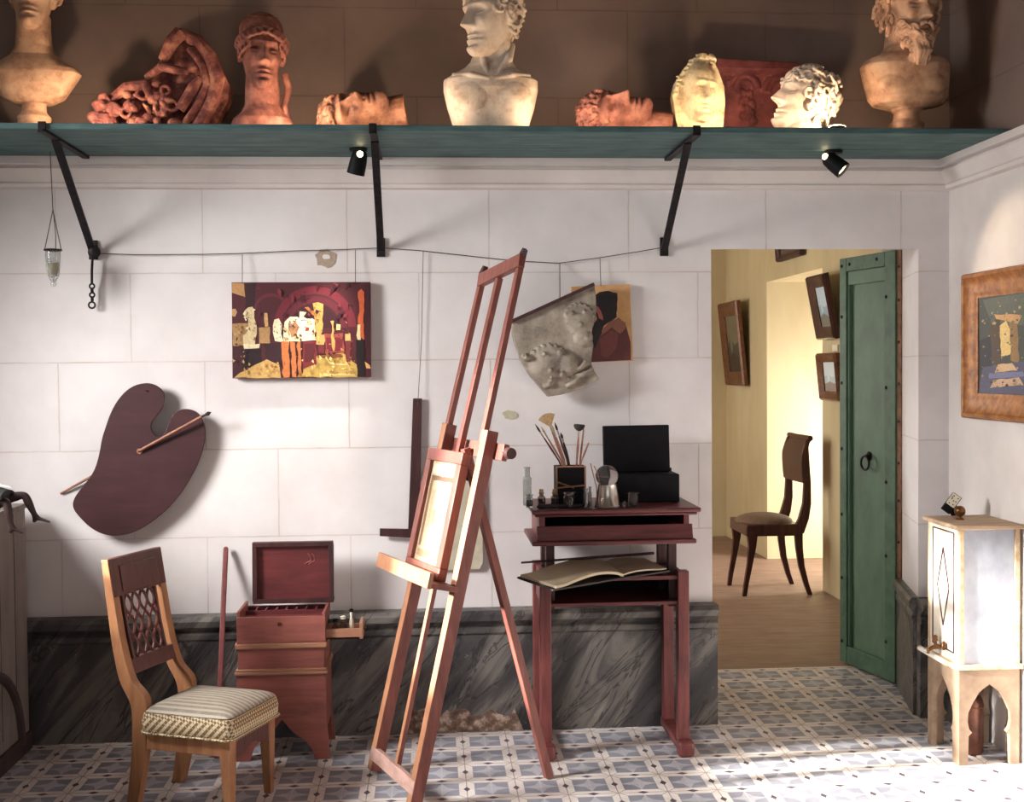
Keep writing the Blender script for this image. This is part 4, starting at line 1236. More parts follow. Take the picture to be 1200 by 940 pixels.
for v0 in (0, CWID - .034):
    m = MB(); rows = []
    for a, b in zip(bks, frs):
        rows.append([V((a.x, v0, a.z)), V((b.x, v0, b.z)), V((b.x, v0 + .034, b.z)), V((a.x, v0 + .034, a.z))])
    m.grid(rows, 0, True, True, True); m.build('back_post', 'chairwood', ch, local=True, bevel=.002)
ztop = fr_[0].z
def fx(z, inset=0.0):
    """front face of the back posts at height z"""
    for a, b in zip(frs, frs[1:]):
        if b.z <= z <= a.z:
            t = (z - b.z) / max(1e-5, a.z - b.z); return b.x + (a.x - b.x) * t - inset
    return frs[0].x - inset
def back_slab(z0, z1, v0, v1, th, ins, name, mat):
    m = MB(); rows = []
    for i in range(7):
        z = z0 + (z1 - z0) * i / 6
        x = fx(z, ins); rows.append([V((x - th, v0, z)), V((x, v0, z)), V((x, v1, z)), V((x - th, v1, z))])
    m.grid(rows, 0, True, True, True); return m.build(name, mat, ch, local=True, bevel=.002)
zc = cpx(155, 702).z
back_slab(zc, ztop - .002, .004, CWID - .004, .024, -.004, 'crest_panel', 'chairpanel')
back_slab(zc + .012, ztop - .03, .05, CWID - .05, .006, -.0085, 'crest_moulding', 'chairpanel')
zl = cpx(163, 777).z
back_slab(zl - .05, zl, .03, CWID - .03, .022, 0, 'lower_rail', 'chairpanel')
vA, vB = .060, CWID - .075
back_slab(zl - .004, zc + .004, vA - .012, vA, .018, 0, 'lattice_stile', 'chairpanel'); back_slab(zl - .004, zc + .004, vB, vB + .012, .018, 0, 'lattice_stile', 'chairpanel')
for j in range(4):                                            # wavy lattice slats
    vc = vA + (vB - vA) * (j + .5) / 4; hw = (vB - vA) / 8
    for sg in (1, -1):
        pts = []
        for i in range(25):
            z = zl + (zc - zl) * i / 24
            pts.append(V((fx(z, .009), vc + sg * hw * .96 * math.sin(i / 24 * PI * 3), z)))
        m = MB(); m.tube(pts, .0055, 6); m.build('lattice_slat', 'chairpanel', ch, local=True)
# seat
nf_c = cpx(267, 860); ff = cpx(336, 826, CWID)
D0, D1 = nf_c.x + .006, nf_c.x + .006
zr0, zr1 = .222, .282
zs = .282
post_x = fx(zr1)
for nm, a in (('near', (post_x - .03, .004, zr0, D0 - .02, .026, zr1)), ('far', (post_x - .03, CWID - .026, zr0, D0 - .02, CWID - .004, zr1))):
    m = MB(); m.box((a[0], a[1], a[2]), (a[3], a[4], a[5])); m.build('seat_rail', 'chairwood', ch, local=True, bevel=.002)
# shaped front rail
m = MB(); out = [(0.03, zr1), (CWID - .03, zr1), (CWID - .03, zr0 - .03)]
for i in range(13):
    t = i / 12; out.append((CWID - .03 - (CWID - .06) * t, zr0 - .03 + .035 * math.sin(t * PI) ** .6 * (1 + .25 * math.cos(t * 4 * PI)) * .9))
m.prism([V((D0 - .026, v, z)) for v, z in out], (.022, 0, 0)); m.build('front_rail', 'chairpanel', ch, local=True)
m = MB(); m.box((post_x - .03, .03, zr0), (post_x - .01, CWID - .03, zr1)); m.build('seat_rail', 'chairwood', ch, local=True)
for v in (.002, CWID - .047):
    m = MB(); m.hexa([V(p) for p in ((D0 - .032, v + .010, .001), (D0 - .004, v + .010, .001), (D0 - .004, v + .036, .001), (D0 - .032, v + .036, .001), (D0 - .046, v, zr1), (D0, v, zr1), (D0, v + .045, zr1), (D0 - .046, v + .045, zr1))]); m.build('front_leg', 'chairwood', ch, local=True, bevel=.003)
# cushion: chequered band and striped crown
m = MB(); rows = []
x0c, x1c, v0c, v1c = post_x - .012, D0 + .010, -.010, CWID + .010
def rr_ring(g_, z, n=6, rc=.03):
    P = []
    for cx, cy, a0 in ((x1c - g_ - rc, v1c - g_ - rc, 0), (x0c + g_ + rc, v1c - g_ - rc, 90), (x0c + g_ + rc, v0c + g_ + rc, 180), (x1c - g_ - rc, v0c + g_ + rc, 270)):
        for i in range(n + 1):
            a = math.radians(a0 + 90 * i / n); P.append(V((cx + rc * math.cos(a), cy + rc * math.sin(a), z)))
    return P
hb = .072
m.grid([rr_ring(.004, zs), rr_ring(-.004, zs + .01), rr_ring(-.006, zs + hb * .6), rr_ring(0, zs + hb)], 0, True, True, True); m.build('chequered_band', 'band', ch, local=True)
m = MB(); m.grid([rr_ring(.0, zs + hb - .004), rr_ring(.0, zs + hb + .004), rr_ring(.012, zs + hb + .016), rr_ring(.05, zs + hb + .030, 6, .028), rr_ring(.10, zs + hb + .038, 6, .02), rr_ring(.14, zs + hb + .040, 6, .01)], 0, True, True, True); m.build('seat_cushion', 'seat', ch, local=True, sub=1)
m = MB(); ring_ = rr_ring(-.007, zs + .004) ; m.tube(ring_ + [ring_[0]], .0045, 6); m.build('seat_braid', 'band', ch, local=True)

# ------------------------------------------------------------------ painting stand (high side table)
tX0, tX1, tY0, tY1 = .440, 1.010, 4.580, 4.935
st = thing('painting_stand', ((tX0 + tX1) / 2, (tY0 + tY1) / 2, 0), 'tall red-stained wooden stand covered with brushes and bottles, right of the easel', 'table')
zt = .995
m = MB(); m.box((.392, 4.535, zt - .018), (1.062, 4.955, zt)); m.box((.404, 4.548, zt - .030), (1.050, 4.95, zt - .018)); m.build('table_top', 'redwood_x', st, bevel=.006)
# upper open box with an apron flaring outwards
m = MB(); m.box((.425, 4.59, .865), (.447, 4.94, zt - .03)); m.build('box_side', 'redwood', st, bevel=.002)
m = MB(); m.box((1.003, 4.59, .865), (1.025, 4.94, zt - .03)); m.build('box_side', 'redwood', st, bevel=.002)
m = MB(); m.box((.447, 4.92, .88), (1.003, 4.94, zt - .03)); m.build('box_back', 'black', st)
m = MB(); m.prism([V((.415, y, z)) for y, z in ((4.570, .868), (4.592, .868), (4.592, .925), (4.586, .925))], (.622, 0, 0)); m.build('apron', 'redwood_x', st, bevel=.002)
m = MB(); m.box((.393, 4.555, .850), (1.048, 4.955, .868)); m.build('box_bottom', 'redwood_x', st, bevel=.005)
# inner sliding uprights
for x in (.458, .955):
    for y in (4.66, 4.87):
        m = MB(); m.box((x, y, .58), (x + .034, y + .045, .850)); m.build('upright', 'darkwood', st, bevel=.002)
# lower frame: four legs, two feet, a shelf box
for x in (.424, .978):
    for y in (4.585, 4.885):
        m = MB(); m.box((x, y, .05), (x + .045, y + .05, .735)); m.build('leg', 'redwood', st, bevel=.003)
    m = MB(); m.box((x - .004, 4.56, .012), (x + .049, 4.945, .05)); m.build('foot', 'redwood', st, bevel=.006)
    m = MB(); m.box((x - .010, 4.535, .001), (x + .055, 4.595, .062)); m.build('toe_block', 'redwood', st, bevel=.012)
    m = MB(); m.box((x + .012, 4.635, .60), (x + .032, 4.885, .725)); m.build('side_board', 'redwood', st, bevel=.002)
m = MB(); m.box((.449, 4.60, .700), (.998, 4.93, .716)); m.build('shelf_board', 'redwood_x', st, bevel=.002)
m = MB(); m.box((.449, 4.60, .600), (.998, 4.93, .614)); m.build('shelf_board', 'redwood_x', st, bevel=.002)
m = MB(); m.box((.449, 4.915, .614), (.998, 4.93, .700)); m.build('shelf_back', 'black', st)

# ---- things on the stand
def on_top(x, Y): return V((atY(x, 590, Y).x, Y, zt))
BG = 'bottles on the painting stand'
def bottle(name, x, Y, R, h, mats, label, neck=None, cork=False, fill=.4, fillm='darkink', cat='bottle'):
    b = on_top(x, Y); o = thing(name, b, label, cat, BG)
    b = b + V((0, 0, .0008)); mt = Matrix.Translation(b)
    nr, nh = neck or (R * .5, h * .25)
    m = MB(); m.lathe([(.001, 0), (R * .96, 0), (R, .004), (R, h - nh - R * .35), (R * .8, h - nh - R * .1), (nr, h - nh), (nr, h - .004), (nr * 1.3, h - .003), (nr * 1.3, h), (nr * .8, h), (nr * .8, h - nh), (R * .9, h - nh - R * .45), (R * .9, .006), (.001, .006)], mt, 22); m.build('glass_body', mats, o)
    if fill:
        m = MB(); m.lathe([(.001, .007), (R * .88, .007), (R * .88, h * fill), (.001, h * fill)], mt, 18); m.build('liquid', fillm, o)
    if cork:
        m = MB(); m.lathe([(.001, h - .012), (nr * .78, h - .012), (nr * 1.0, h + .012), (.001, h + .013)], mt, 14); m.build('cork', 'cork', o)
    return o
bottle('glass_bottle', 618, 4.70, .0175, .155, 'glass', 'tall clear glass bottle standing empty at the left end of the stand', (.011, .038), fill=0)
bottle('glass_jar', 620.5, 4.625, .0145, .052, 'glass', 'small glass jar of dark liquid in front of the tall clear bottle', (.012, .008), fill=.6)
bottle('ink_bottle', 634.5, 4.64, .0165, .058, 'glass_smoky', 'little corked bottle of brown liquid right next to the tall bottle', (.009, .014), True, .6, 'brownink')
bottle('ink_bottle', 650, 4.64, .0165, .058, 'glass_smoky', 'little corked bottle of brown liquid close by the brush box', (.009, .014), True, .6, 'brownink')
bottle('glass_jar', 667, 4.60, .023, .062, 'glass_smoky', 'wide dark glass jar in front of the brush box', (.020, .010), fill=.65)
bottle('slim_bottle', 686.5, 4.60, .011, .075, 'glass', 'slim clear bottle at the right front corner of the brush box', (.008, .016), fill=0)
bottle('slim_bottle', 691.5, 4.575, .007, .085, 'glass_smoky', 'very slim dark vial against the tin pot', (.005, .02), fill=.3)
bottle('glass_tumbler', 742, 4.60, .0195, .056, 'glass_smoky', 'dark glass tumbler in front of the open black box', (.0185, .004), fill=.3, cat='glass')
bottle('small_vial', 731.5, 4.565, .006, .026, 'glass', 'tiny glass vial between tin pot and dark tumbler', (.005, .006), fill=.4, fillm='white_wax', cat='vial')

# dark tubes lying along the front
PT = []
for i, (xa, xb, Y, rr_) in enumerate(((629, 655, 4.575, .009), (652, 682, 4.585, .008))):
    a, b = on_top(xa, Y), on_top(xb, Y + .012)
    a.z = b.z = zt + rr_ + .0008
    o = thing('paint_tube', ((a + b) / 2).to_tuple()[:2] + (zt,), ('dark paint tube lying in front of the two little corked bottles', 'dark paint tube lying below the wide dark jar')[i], 'paint tube', 'paint tubes on the stand')
    m = MB(); m.tube([a, a + (b - a) * .1, a + (b - a) * .82, b], [.003, rr_, rr_, rr_ * .7], 10); m.build('tube_body', 'cover', o)
    m = MB(); m.tube([b, b + (b - a).normalized() * .010], rr_ * .6, 8); m.build('cap', 'ferrule' if i == 0 else 'black', o)

# brush box
bx0, bx1 = on_top(651.5, 4.68), on_top(686, 4.68)
o = thing('brush_box', ((bx0.x + bx1.x) / 2, 4.70, zt), 'dark box with tan metal edges holding the paint brushes', 'brush holder')
bh = .158
m = MB()
m.box((bx0.x, 4.665, zt + .001), (bx1.x, 4.672, zt + bh)); m.box((bx0.x, 4.748, zt + .001), (bx1.x, 4.755, zt + bh)); m.box((bx0.x, 4.672, zt + .001), (bx0.x + .006, 4.748, zt + bh)); m.box((bx1.x - .006, 4.672, zt + .001), (bx1.x, 4.748, zt + bh)); m.box((bx0.x, 4.665, zt + .001), (bx1.x, 4.755, zt + .008))
m.build('box_body', 'black', o)
m = MB()
for a, b in (((bx0.x, zt + bh), (bx1.x, zt + bh)), ((bx0.x, zt + bh * .46), (bx1.x, zt + bh * .52)), ((bx0.x + .002, zt + .002), (bx0.x + .002, zt + bh)), ((bx1.x - .002, zt + .002), (bx1.x - .002, zt + bh)), ((bx0.x, zt + bh * .62), (bx0.x + (bx1.x - bx0.x) * .6, zt + bh * .46))):
    m.tube([V((a[0], 4.6635, a[1])), V((b[0], 4.6635, b[1]))], .0035, 6)
m.build('metal_edging', 'boxwood_edge', o)
def brush(base, tip, r0, kind, label, Y0=4.71, dY=0.0, name='paint_brush'):
    b = atY(base[0], base[1], Y0); t = atY(tip[0], tip[1], Y0 + dY)
    b.z = zt + .10 if b.z < zt + .02 else b.z
    d = t - b; L = d.length
    root = b - d.normalized() * .10
    root = V((min(max(root.x, bx0.x + .012), bx1.x - .012), min(max(root.y, 4.684), 4.738), zt + .012))
    o = thing(name, root, label, 'brush', 'brushes in the brush box')
    m = MB(); e = b + d * (.62 if kind != 'stick' else 1)
    m.tube([root, b, b + d * .3, e], [r0 * .6, r0 * .9, r0 * 1.25, r0 * .8], 8); m.build('handle', 'stick' if kind != 'dark' else 'darkwood', o)
    if kind == 'fan':
        m = MB(); m.tube([e, e + d * .16], [r0 * .9, r0 * .7], 8); m.build('ferrule', 'ferrule', o)
        s_ = e + d * .15; px_ = V((d.z, 0, -d.x)).normalized(); m = MB(); rows = []
        for k in (-.006, .006):
            pass
        P = [s_ - px_ * .007, s_ + px_ * .007] + [s_ + d * (.27 - .075 * (abs(q - 4) / 4) ** 2) + px_ * (.036 - .072 * q / 8) for q in range(9)]
        m.prism([p + V((0, -.004, 0)) for p in P], (0, .008, 0)); m.build('bristles', 'bristle', o)
    elif kind == 'mop':
        m = MB(); m.tube([e, e + d * .2], [r0 * .9, r0 * 1.2], 8); m.build('ferrule', 'ferrule', o)
        m = MB(); s_ = e + d * .18; m.tube([s_, s_ + d * .06, s_ + d * .14, s_ + d * .19], [r0 * 1.5, r0 * 4.2, r0 * 5.6, r0 * 5.0], 14); m.build('bristles', 'bristle_dark', o)
    elif kind != 'stick':
        m = MB(); m.tube([e, e + d * .18], [r0 * .85, r0 * 1.0], 8); m.build('ferrule', 'ferrule', o)
        m = MB(); s_ = e + d * .17; m.tube([s_, s_ + d * .08, t], [r0 * 1.0, r0 * 1.3, .0008], 8); m.build('bristles', 'bristle_dark' if kind == 'dark' else 'bristle', o)
brush((655, 540), (627, 497), .0034, 'dark', 'thin dark brush leaning furthest left out of the box')
brush((659, 538), (640, 487), .0042, 'fan', 'fan brush with wide tan bristles, tallest in the box', dY=.02)
brush((657, 539), (634, 500), .0036, 'round', 'light brush right behind the thin dark leftmost one', Y0=4.73)
brush((661, 538), (646, 497), .0036, 'round', 'light brush directly below the tan fan bristles', Y0=4.69)
brush((664, 538), (650, 495), .0036, 'dark', 'dark-tipped upright brush right of the tan fan')
brush((666, 538), (657, 507), .0045, 'dark', 'short thick dark brush in the middle of the box', Y0=4.725)
brush((676, 538), (679, 497), .0042, 'mop', 'mop brush with a broad dark head at the right of the box')
brush((680, 538), (684, 503), .0036, 'stick', 'plain light stick right of the dark mop brush', Y0=4.725, name='stick')
brush((682, 538), (690, 519), .0036, 'stick', 'short light stick leaning furthest right out of the box', Y0=4.69, name='stick')

# black box with the lid up
bl, br_ = on_top(709, 4.76), on_top(795, 4.76)
o = thing('black_box', ((bl.x + br_.x) / 2, 4.82, zt), 'matt black box standing open with its lid up, on the painting stand', 'box')
bzt = atY(760, 556, 4.74).z
m = MB(); m.box((bl.x, 4.735, zt + .001), (br_.x, 4.90, bzt)); m.build('box_body', 'black', o, bevel=.004)
m = MB(); m.box((bl.x, 4.895, zt + .01), (br_.x, 4.915, bzt + .012)); m.build('hinge_board', 'black', o)
lt = atY(746, 499, 4.86).z; lx0, lx1 = atY(707, 540, 4.86).x, atY(784.5, 540, 4.86).x
m = MB(); m.hexa([V(p) for p in ((lx0, 4.845, bzt + .001), (lx1, 4.845, bzt + .001), (lx1, 4.866, bzt + .001), (lx0, 4.866, bzt + .001), (lx0, 4.865, lt), (lx1, 4.865, lt + .002), (lx1, 4.886, lt + .002), (lx0, 4.886, lt))]); m.build('raised_lid', 'black', o, bevel=.004)

# tin pot with a glass ball and pink straws
tb = on_top(712, 4.60)
o = thing('tin_pot', tb, 'shiny tapered tin pot carrying a smoky glass ball', 'pot')
mt = Matrix.Translation(tb + V((0, 0, .001)))
m = MB(); m.lathe([(.001, 0), (.054 * .98, 0), (.054, .003), (.051, .006), (.037, .086), (.038, .09), (.034, .09), (.034, .082), (.001, .080)], mt, 32); m.build('tin_body', 'tin', o)
gb = thing('glass_ball', tb + V((-.002, 0, .088)), 'smoky glass ball resting on the mouth of the tin pot', 'ball')
m = MB(); m.ell(tb + V((-.002, 0, .125)), (.046, .046, .043), nu=28, nv=18); m.build('ball_body', 'glass_smoky', gb)
for a, b, lb in (((699, 571), (692, 543), 'thin pink spill leaning left beside the tin pot'), ((703, 560), (696, 546), 'second thin pink spill, the one touching the glass ball')):
    p, q2 = atY(*a, 4.59), atY(*b, 4.60)
    m = MB(); m.tube([V((p.x, 4.575, zt + .003)) if lb[0] == 't' else p - V((0, .0, .06)), p, q2], .0022, 6); tag(m.build('spill', 'stick'), lb, 'spill', 'pink spills by the tin pot')

# open portfolio on the lower shelf
K6 = lambda x, y, Y: atY(600 + x / 6, 640 + y / 6, Y)
o = thing('open_book', (.72, 4.66, .717), 'old book lying open on the lower shelf of the stand, its left half overhanging', 'book')
zs_ = .7175
def bk_pt(x, y, z): return atZ(600 + x / 6, 640 + y / 6, z)
sp0, sp1 = V((.735, 4.500, zs_ + .006)), V((.720, 4.86, zs_ + .006))
lf0, lf1 = atY(648, 693, 4.24), atY(606, 678, 4.44)
rf0, rf1 = V((.948, 4.60, zs_ + .014)), V((.905, 4.88, zs_ + .014))
def leafset(a0, a1, b0, b1, bulge, th, name, mat, dz):
    m = MB(); rows, rows2 = [], []
    for i in range(13):
        t = i / 12
        p, q2 = a0 + (b0 - a0) * t, a1 + (b1 - a1) * t
        h = bulge * math.sin(PI * min(1, t * 1.15)) ** .8 * (1 - t * .5) + dz
        rows.append([p + (q2 - p) * s / 4 + V((0, 0, h + th)) for s in range(5)]); rows2.append([p + (q2 - p) * s / 4 + V((0, 0, h if name != 'cover' else h)) for s in range(5)])
    m.grid(rows); m.grid(rows2)
    for ra, rb_ in ((rows, rows2),):
        m.grid([[r[0] for r in ra], [r[0] for r in rb_]]); m.grid([[r[-1] for r in ra], [r[-1] for r in rb_]]); m.grid([ra[0], rb_[0]]); m.grid([ra[-1], rb_[-1]])
    return m.build(name, mat, o)
leafset(sp0, sp1, lf0, lf1, 0.0, .006, 'cover', 'cover', 0); leafset(sp0, sp1, rf0, rf1, 0.0, .006, 'cover', 'cover', 0)
e_ = V((.012, .012, 0))
leafset(sp0 + e_, sp1 - V((0, .012, 0)), lf0 + e_, lf1 + V((.012, -.012, 0)), .030, .010, 'page_block', 'paper', .0075)
leafset(sp0 + V((0, .012, 0)), sp1 - V((0, .012, 0)), rf0 + V((-.012, .012, 0)), rf1 + V((-.012, -.012, 0)), .012, .006, 'page_block', 'paper', .0075)
for a, b, lb in (((611, 666), (766, 654), 'thin dark stick lying across the pages of the open book'),):
    p, q2 = atY(*a, 4.60), atY(*b, 4.78); p.z += .022; q2.z += .020
    m = MB(); m.tube([p, p + (q2 - p) * .5, q2], [.004, .0055, .006], 8); tag(m.build('mahl_stick', 'darkwood'), lb, 'stick')

# ------------------------------------------------------------------ paint box on its stepped stand
sX0, sX1, sY0, sY1 = -.775, -.425, 4.66, 4.925
o = thing('stepped_stand', ((sX0 + sX1) / 2, (sY0 + sY1) / 2, 0), 'salmon-red stepped wooden stand with a scalloped base, carrying the paint box', 'stand')
def scallop(Y, th, x0, x1, name):
    m = MB(); cxm = (x0 + x1) / 2; W = x1 - x0
    out = [(x0 - .012, .001), (x0, .16), (x0, .345), (x1, .345), (x1, .16), (x1 + .012, .001), (x1 - .05, .001)]
    for i in range(25):
        t = i / 24; x = x1 - .05 - (W - .10) * t
        s = math.sin(t * PI)
        z = .01 + .105 * s ** .55 + .05 * max(0, 1 - abs(2 * t - 1) * 2.2) ** 1.5; out.append((x, z))
    out.append((x0 + .05, .001))
    m.prism([V((x, Y, z)) for x, z in out], (0, th, 0)); return m.build(name, 'boxwood', o, smooth=False)
scallop(sY0, .018, sX0, sX1, 'front_panel'); scallop(sY1 - .018, .018, sX0, sX1, 'back_panel')
for x in (sX0, sX1 - .018):
    m = MB(); out = [(sY0 + .018, .001), (sY0 + .018, .345), (sY1 - .018, .345), (sY1 - .018, .001)]
    m.prism([V((x, y, z)) for y, z in ((sY0 + .018, .02), (sY0 + .018, .345), (sY1 - .018, .345), (sY1 - .018, .02), (sY1 - .06, .12), (sY0 + .06, .12))], (.018, 0, 0)); m.build('side_panel', 'boxwood', o)
m = MB(); m.box((sX0 - .008, sY0 - .010, .345), (sX1 + .008, sY1, .357)); m.box((sX0 - .004, sY0 - .005, .357), (sX1 + .004, sY1, .368)); m.build('lower_moulding', 'boxwood_edge', o, bevel=.003)
m = MB(); m.box((sX0 + .005, sY0 + .002, .368), (sX1 - .005, sY1, .448)); m.build('step_block', 'boxwood', o, bevel=.002)
m = MB(); m.box((sX0 - .006, sY0 - .008, .448), (sX1 + .006, sY1, .470)); m.build('upper_moulding', 'boxwood_edge', o, bevel=.004)
pbx = thing('paint_box', ((sX0 + sX1) / 2, sY0 + .1, .470), 'open red-brown paint box with its lid raised and a side drawer pulled out', 'paint box')
z0 = .4708; z1 = .575
m = MB(); m.box((sX0 + .002, sY0, z0), (sX1, sY0 + .012, z1)); m.build('front_board', 'boxwood', pbx, bevel=.002)
m = MB(); m.box((sX0 + .002, sY0 + .012, z0), (sX0 + .014, sY1 - .03, z1 + .02)); m.build('side_board', 'boxwood', pbx, bevel=.002)
m = MB(); m.box((sX1 - .012, sY0 + .012, z0 + .056), (sX1, sY1 - .03, z1 + .012)); m.build('side_board', 'boxwood', pbx, bevel=.002)
m = MB(); m.box((sX0 + .014, sY1 - .042, z0), (sX1 - .012, sY1 - .03, z1)); m.build('back_board', 'lidwood', pbx)
m = MB(); m.box((sX0 + .014, sY0 + .012, z0), (sX1 - .012, sY1 - .042, z1 - .022)); m.build('inner_tray', 'lidwood', pbx)
for i in range(1, 8):
    x = sX0 + .014 + (sX1 - sX0 - .026) * i / 8
    m = MB(); m.box((x - .003, sY1 - .11, z1 - .022), (x + .003, sY1 - .043, z1 - .004)); m.build('divider', 'lidwood', pbx)
m = MB(); m.box((sX0 + .015, sY1 - .115, z1 - .022), (sX1 - .013, sY1 - .110, z1 - .004)); m.build('divider', 'lidwood', pbx)
kh = V(((sX0 + sX1) / 2 - .005, sY0 - .001, .545))
m = MB(); m.lathe([(.001, 0), (.009, 0), (.008, .0025), (.001, .003)], Matrix.Translation(kh) @ RX_(90), 14); m.build('keyhole_plate', 'brass', pbx)
lz0, lz1 = .588, .842; lX0, lX1 = -.737, -.408; lY = 4.885
m = MB()
for a in ((lX0, lz0, lX1, lz0 + .018), (lX0, lz1 - .018, lX1, lz1), (lX0, lz0 + .018, lX0 + .018, lz1 - .018), (lX1 - .018, lz0 + .018, lX1, lz1 - .018)):
    m.box((a[0], lY - .030, a[1]), (a[2], lY, a[3]))
m.build('lid_frame', 'darkwood', pbx, bevel=.002)
m = MB(); m.box((lX0 + .01, lY - .012, lz0 + .01), (lX1 - .01, lY + .004, lz1 - .01)); ldp = m.build('lid_panel', 'lidwood', pbx)
# carved scroll on the lid
sc_ = V((-.505, lY - .0125, .765)); m = MB()
for k in (-1, 1):
    m.tube([sc_ + V((k * .008 + .018 * math.sin(t * .6) * .8, 0, .022 - .0065 * t + .004 * math.cos(t))) for t in range(8)], .0024, 6)
m.build('carved_scroll', 'boxwood', ldp)
# drawer
dX0, dX1 = sX1 + .001, sX1 + .135; dY0, dY1 = sY0 + .02, sY0 + .125; dz0, dz1 = z0 + .005, z0 + .045
m = MB(); m.box((dX0, dY0, dz0), (dX1, dY0 + .010, dz1)); m.box((dX0, dY1 - .010, dz0), (dX1, dY1, dz1)); m.box((dX0, dY0, dz0), (dX1, dY1, dz0 + .006)); dr_ = m.build('drawer', 'boxwood_edge', pbx)
m = MB(); m.box((dX1 - .001, dY0 - .002, dz0 - .002), (dX1 + .012, dY1 + .002, dz1 + .026)); m.build('drawer_front', 'boxwood_edge', dr_, bevel=.002)
m = MB(); m.ell((dX1 + .016, (dY0 + dY1) / 2, dz1 - .008), (.007, .007, .007), nu=12, nv=8); m.build('drawer_knob', 'brass', dr_)
DI = 'odds and ends in the paint box drawer'
for i, (fx_, fy_, rr_, hh, mm, lb) in enumerate(((.25, .35, .013, .055, 'glass_smoky', 'little dark bottle at the inner end of the paint box drawer'), (.48, .5, .014, .062, 'glass', 'little clear bottle halfway along the paint box drawer'), (.72, .6, .010, .088, 'ivory', 'tall white bottle with dark stopper near the drawer front'))):
    b = V((dX0 + (dX1 - dX0) * fx_, dY0 + (dY1 - dY0) * fy_, dz0 + .0068)); o2 = thing('small_bottle', b, lb, 'bottle', DI)
    m = MB(); m.lathe([(.001, 0), (rr_, 0), (rr_, hh * .6), (rr_ * .5, hh * .75), (rr_ * .5, hh), (.001, hh)], Matrix.Translation(b), 14); m.build('bottle_body', mm, o2)
    m = MB(); m.lathe([(.001, hh), (rr_ * .75, hh), (rr_ * .85, hh + .010), (.001, hh + .014)], Matrix.Translation(b), 12); m.build('stopper', 'black' if i != 1 else 'ivory', o2)
# tools lying in the box
for i, (a, b, mm, nm, lb) in enumerate((((304, 723), (317, 722), 'ivory', 'palette_knife', 'short pale knife lying in the paint box near its left side'), ((333, 726), (347, 722), 'ivory', 'palette_knife', 'pale blade lying slanted in the middle of the paint box'))):
    p, q2 = atY(*a, sY0 + .05), atY(*b, sY0 + .07); p.z = q2.z = z1 - .017
    o2 = thing(nm, (p + q2) / 2 - V((0, 0, .005)), lb, 'knife', 'knives in the paint box')
    m = MB(); m.bar(p, q2, .012, .003, (0, 1, 0), .006); m.build('blade', mm, o2)
    m = MB(); d = (p - q2).normalized(); m.tube([p, p + d * .03], .004, 8); m.build('handle', 'darkwood', o2)

# flat stick leaning on the wall
p, q2 = V((atY(263, 790, 4.90).x, 4.70, .003)), atY(263, 669, 4.935)
q2.y = 4.975; q2.z = .80
m = MB(); m.bar(p, q2, .022, .010, (1, 0, 0)); m.lathe([(.001, -.005), (.011, -.005), (.011, .005), (.001, .005)], Matrix.Translation(q2) @ RX_(90), 14)
tag(m.build('wooden_slat', 'redwood', remesh=.003), 'reddish wooden slat with a rounded top, leaning on the wall by the paint box', 'slat')

# ------------------------------------------------------------------ grey cupboard at the left with a lay figure on it
cX = -1.665
zc_ = atX(25, 591, cX).z
o = thing('grey_cupboard', (-2.0, 4.5, 0), 'weathered grey wooden cupboard against the wall at the left edge', 'cupboard')
m = MB(); m.box((-2.35, 3.0, .001), (cX, 4.92, zc_ - .02)); m.build('cupboard_body', 'cabgrey', o, bevel=.003)  # unseen near length added to shade the floor at lower left
m = MB(); m.box((-2.37, 2.98, zc_ - .02), (cX + .008, 4.92, zc_)); m.build('cupboard_top', 'cabgrey', o, bevel=.003)
for y in (4.30, 4.46, 4.62, 4.78):
    m = MB(); m.box((cX - .001, y - .0015, .12), (cX + .0015, y + .0015, zc_ - .03)); m.build('board_joint', 'cabdark', o)
m = MB(); yc, zc2 = 4.45, .05
m.tube([V((cX + .004, yc + .36 * math.cos(a), zc2 + .36 * math.sin(a))) for a in [PI * i / 24 for i in range(25)]], .020, 8); m.build('arch_moulding', 'cabdark', o)
m = MB(); m.box((cX, 3.0, .001), (cX + .012, 4.92, .075)); m.build('plinth', 'cabdark', o)

# seated lay figure
def skin(name, pts, edges, mat, parent, sub=2):
    me = bpy.data.meshes.new(name)
    me.from_pydata([WMX[parent.name].inverted() @ V(p[:3]) for p in pts], edges, [])
    ob = bpy.data.objects.new(name, me); COL.objects.link(ob); ob.parent = parent; WMX[ob.name] = WMX[parent.name]
    me.materials.append(M[mat])
    sk_ = ob.modifiers.new('skin', 'SKIN'); sk_.use_smooth_shade = True
    for i, p in enumerate(pts):
        r_ = p[3] if isinstance(p[3], (tuple, list)) else (p[3], p[3]); me.skin_vertices[0].data[i].radius = r_
    me.skin_vertices[0].data[0].use_root = True
    s_ = ob.modifiers.new('subdivision', 'SUBSURF'); s_.levels = sub; s_.render_levels = sub
    return ob
Ym = 4.50
hip = atY(-20, 580, Ym); kA = atY(29, 580, Ym + .03); aA = atY(42, 606.5, Ym + .03); tA = atY(59, 612, Ym + .02); hA = atY(39.5, 612.5, Ym + .03)
kB = atY(8, 591, Ym - .06); aB = atY(13.5, 618, Ym - .06); tB = atY(27, 625, Ym - .06)
hip.z = zc_ + .035
sh_ = hip + V((-.03, 0, .15)); nk = sh_ + V((0, 0, .03)); hdv = nk + V((.01, 0, .045))
kA.z = max(kA.z, zc_ + .012)
lay = thing('lay_figure', V((hip.x, Ym, zc_)), 'small dark wooden figure in dark cloth, legs dangling over the grey cupboard edge', 'figure')
hB = atY(11.5, 625, Ym - .06)
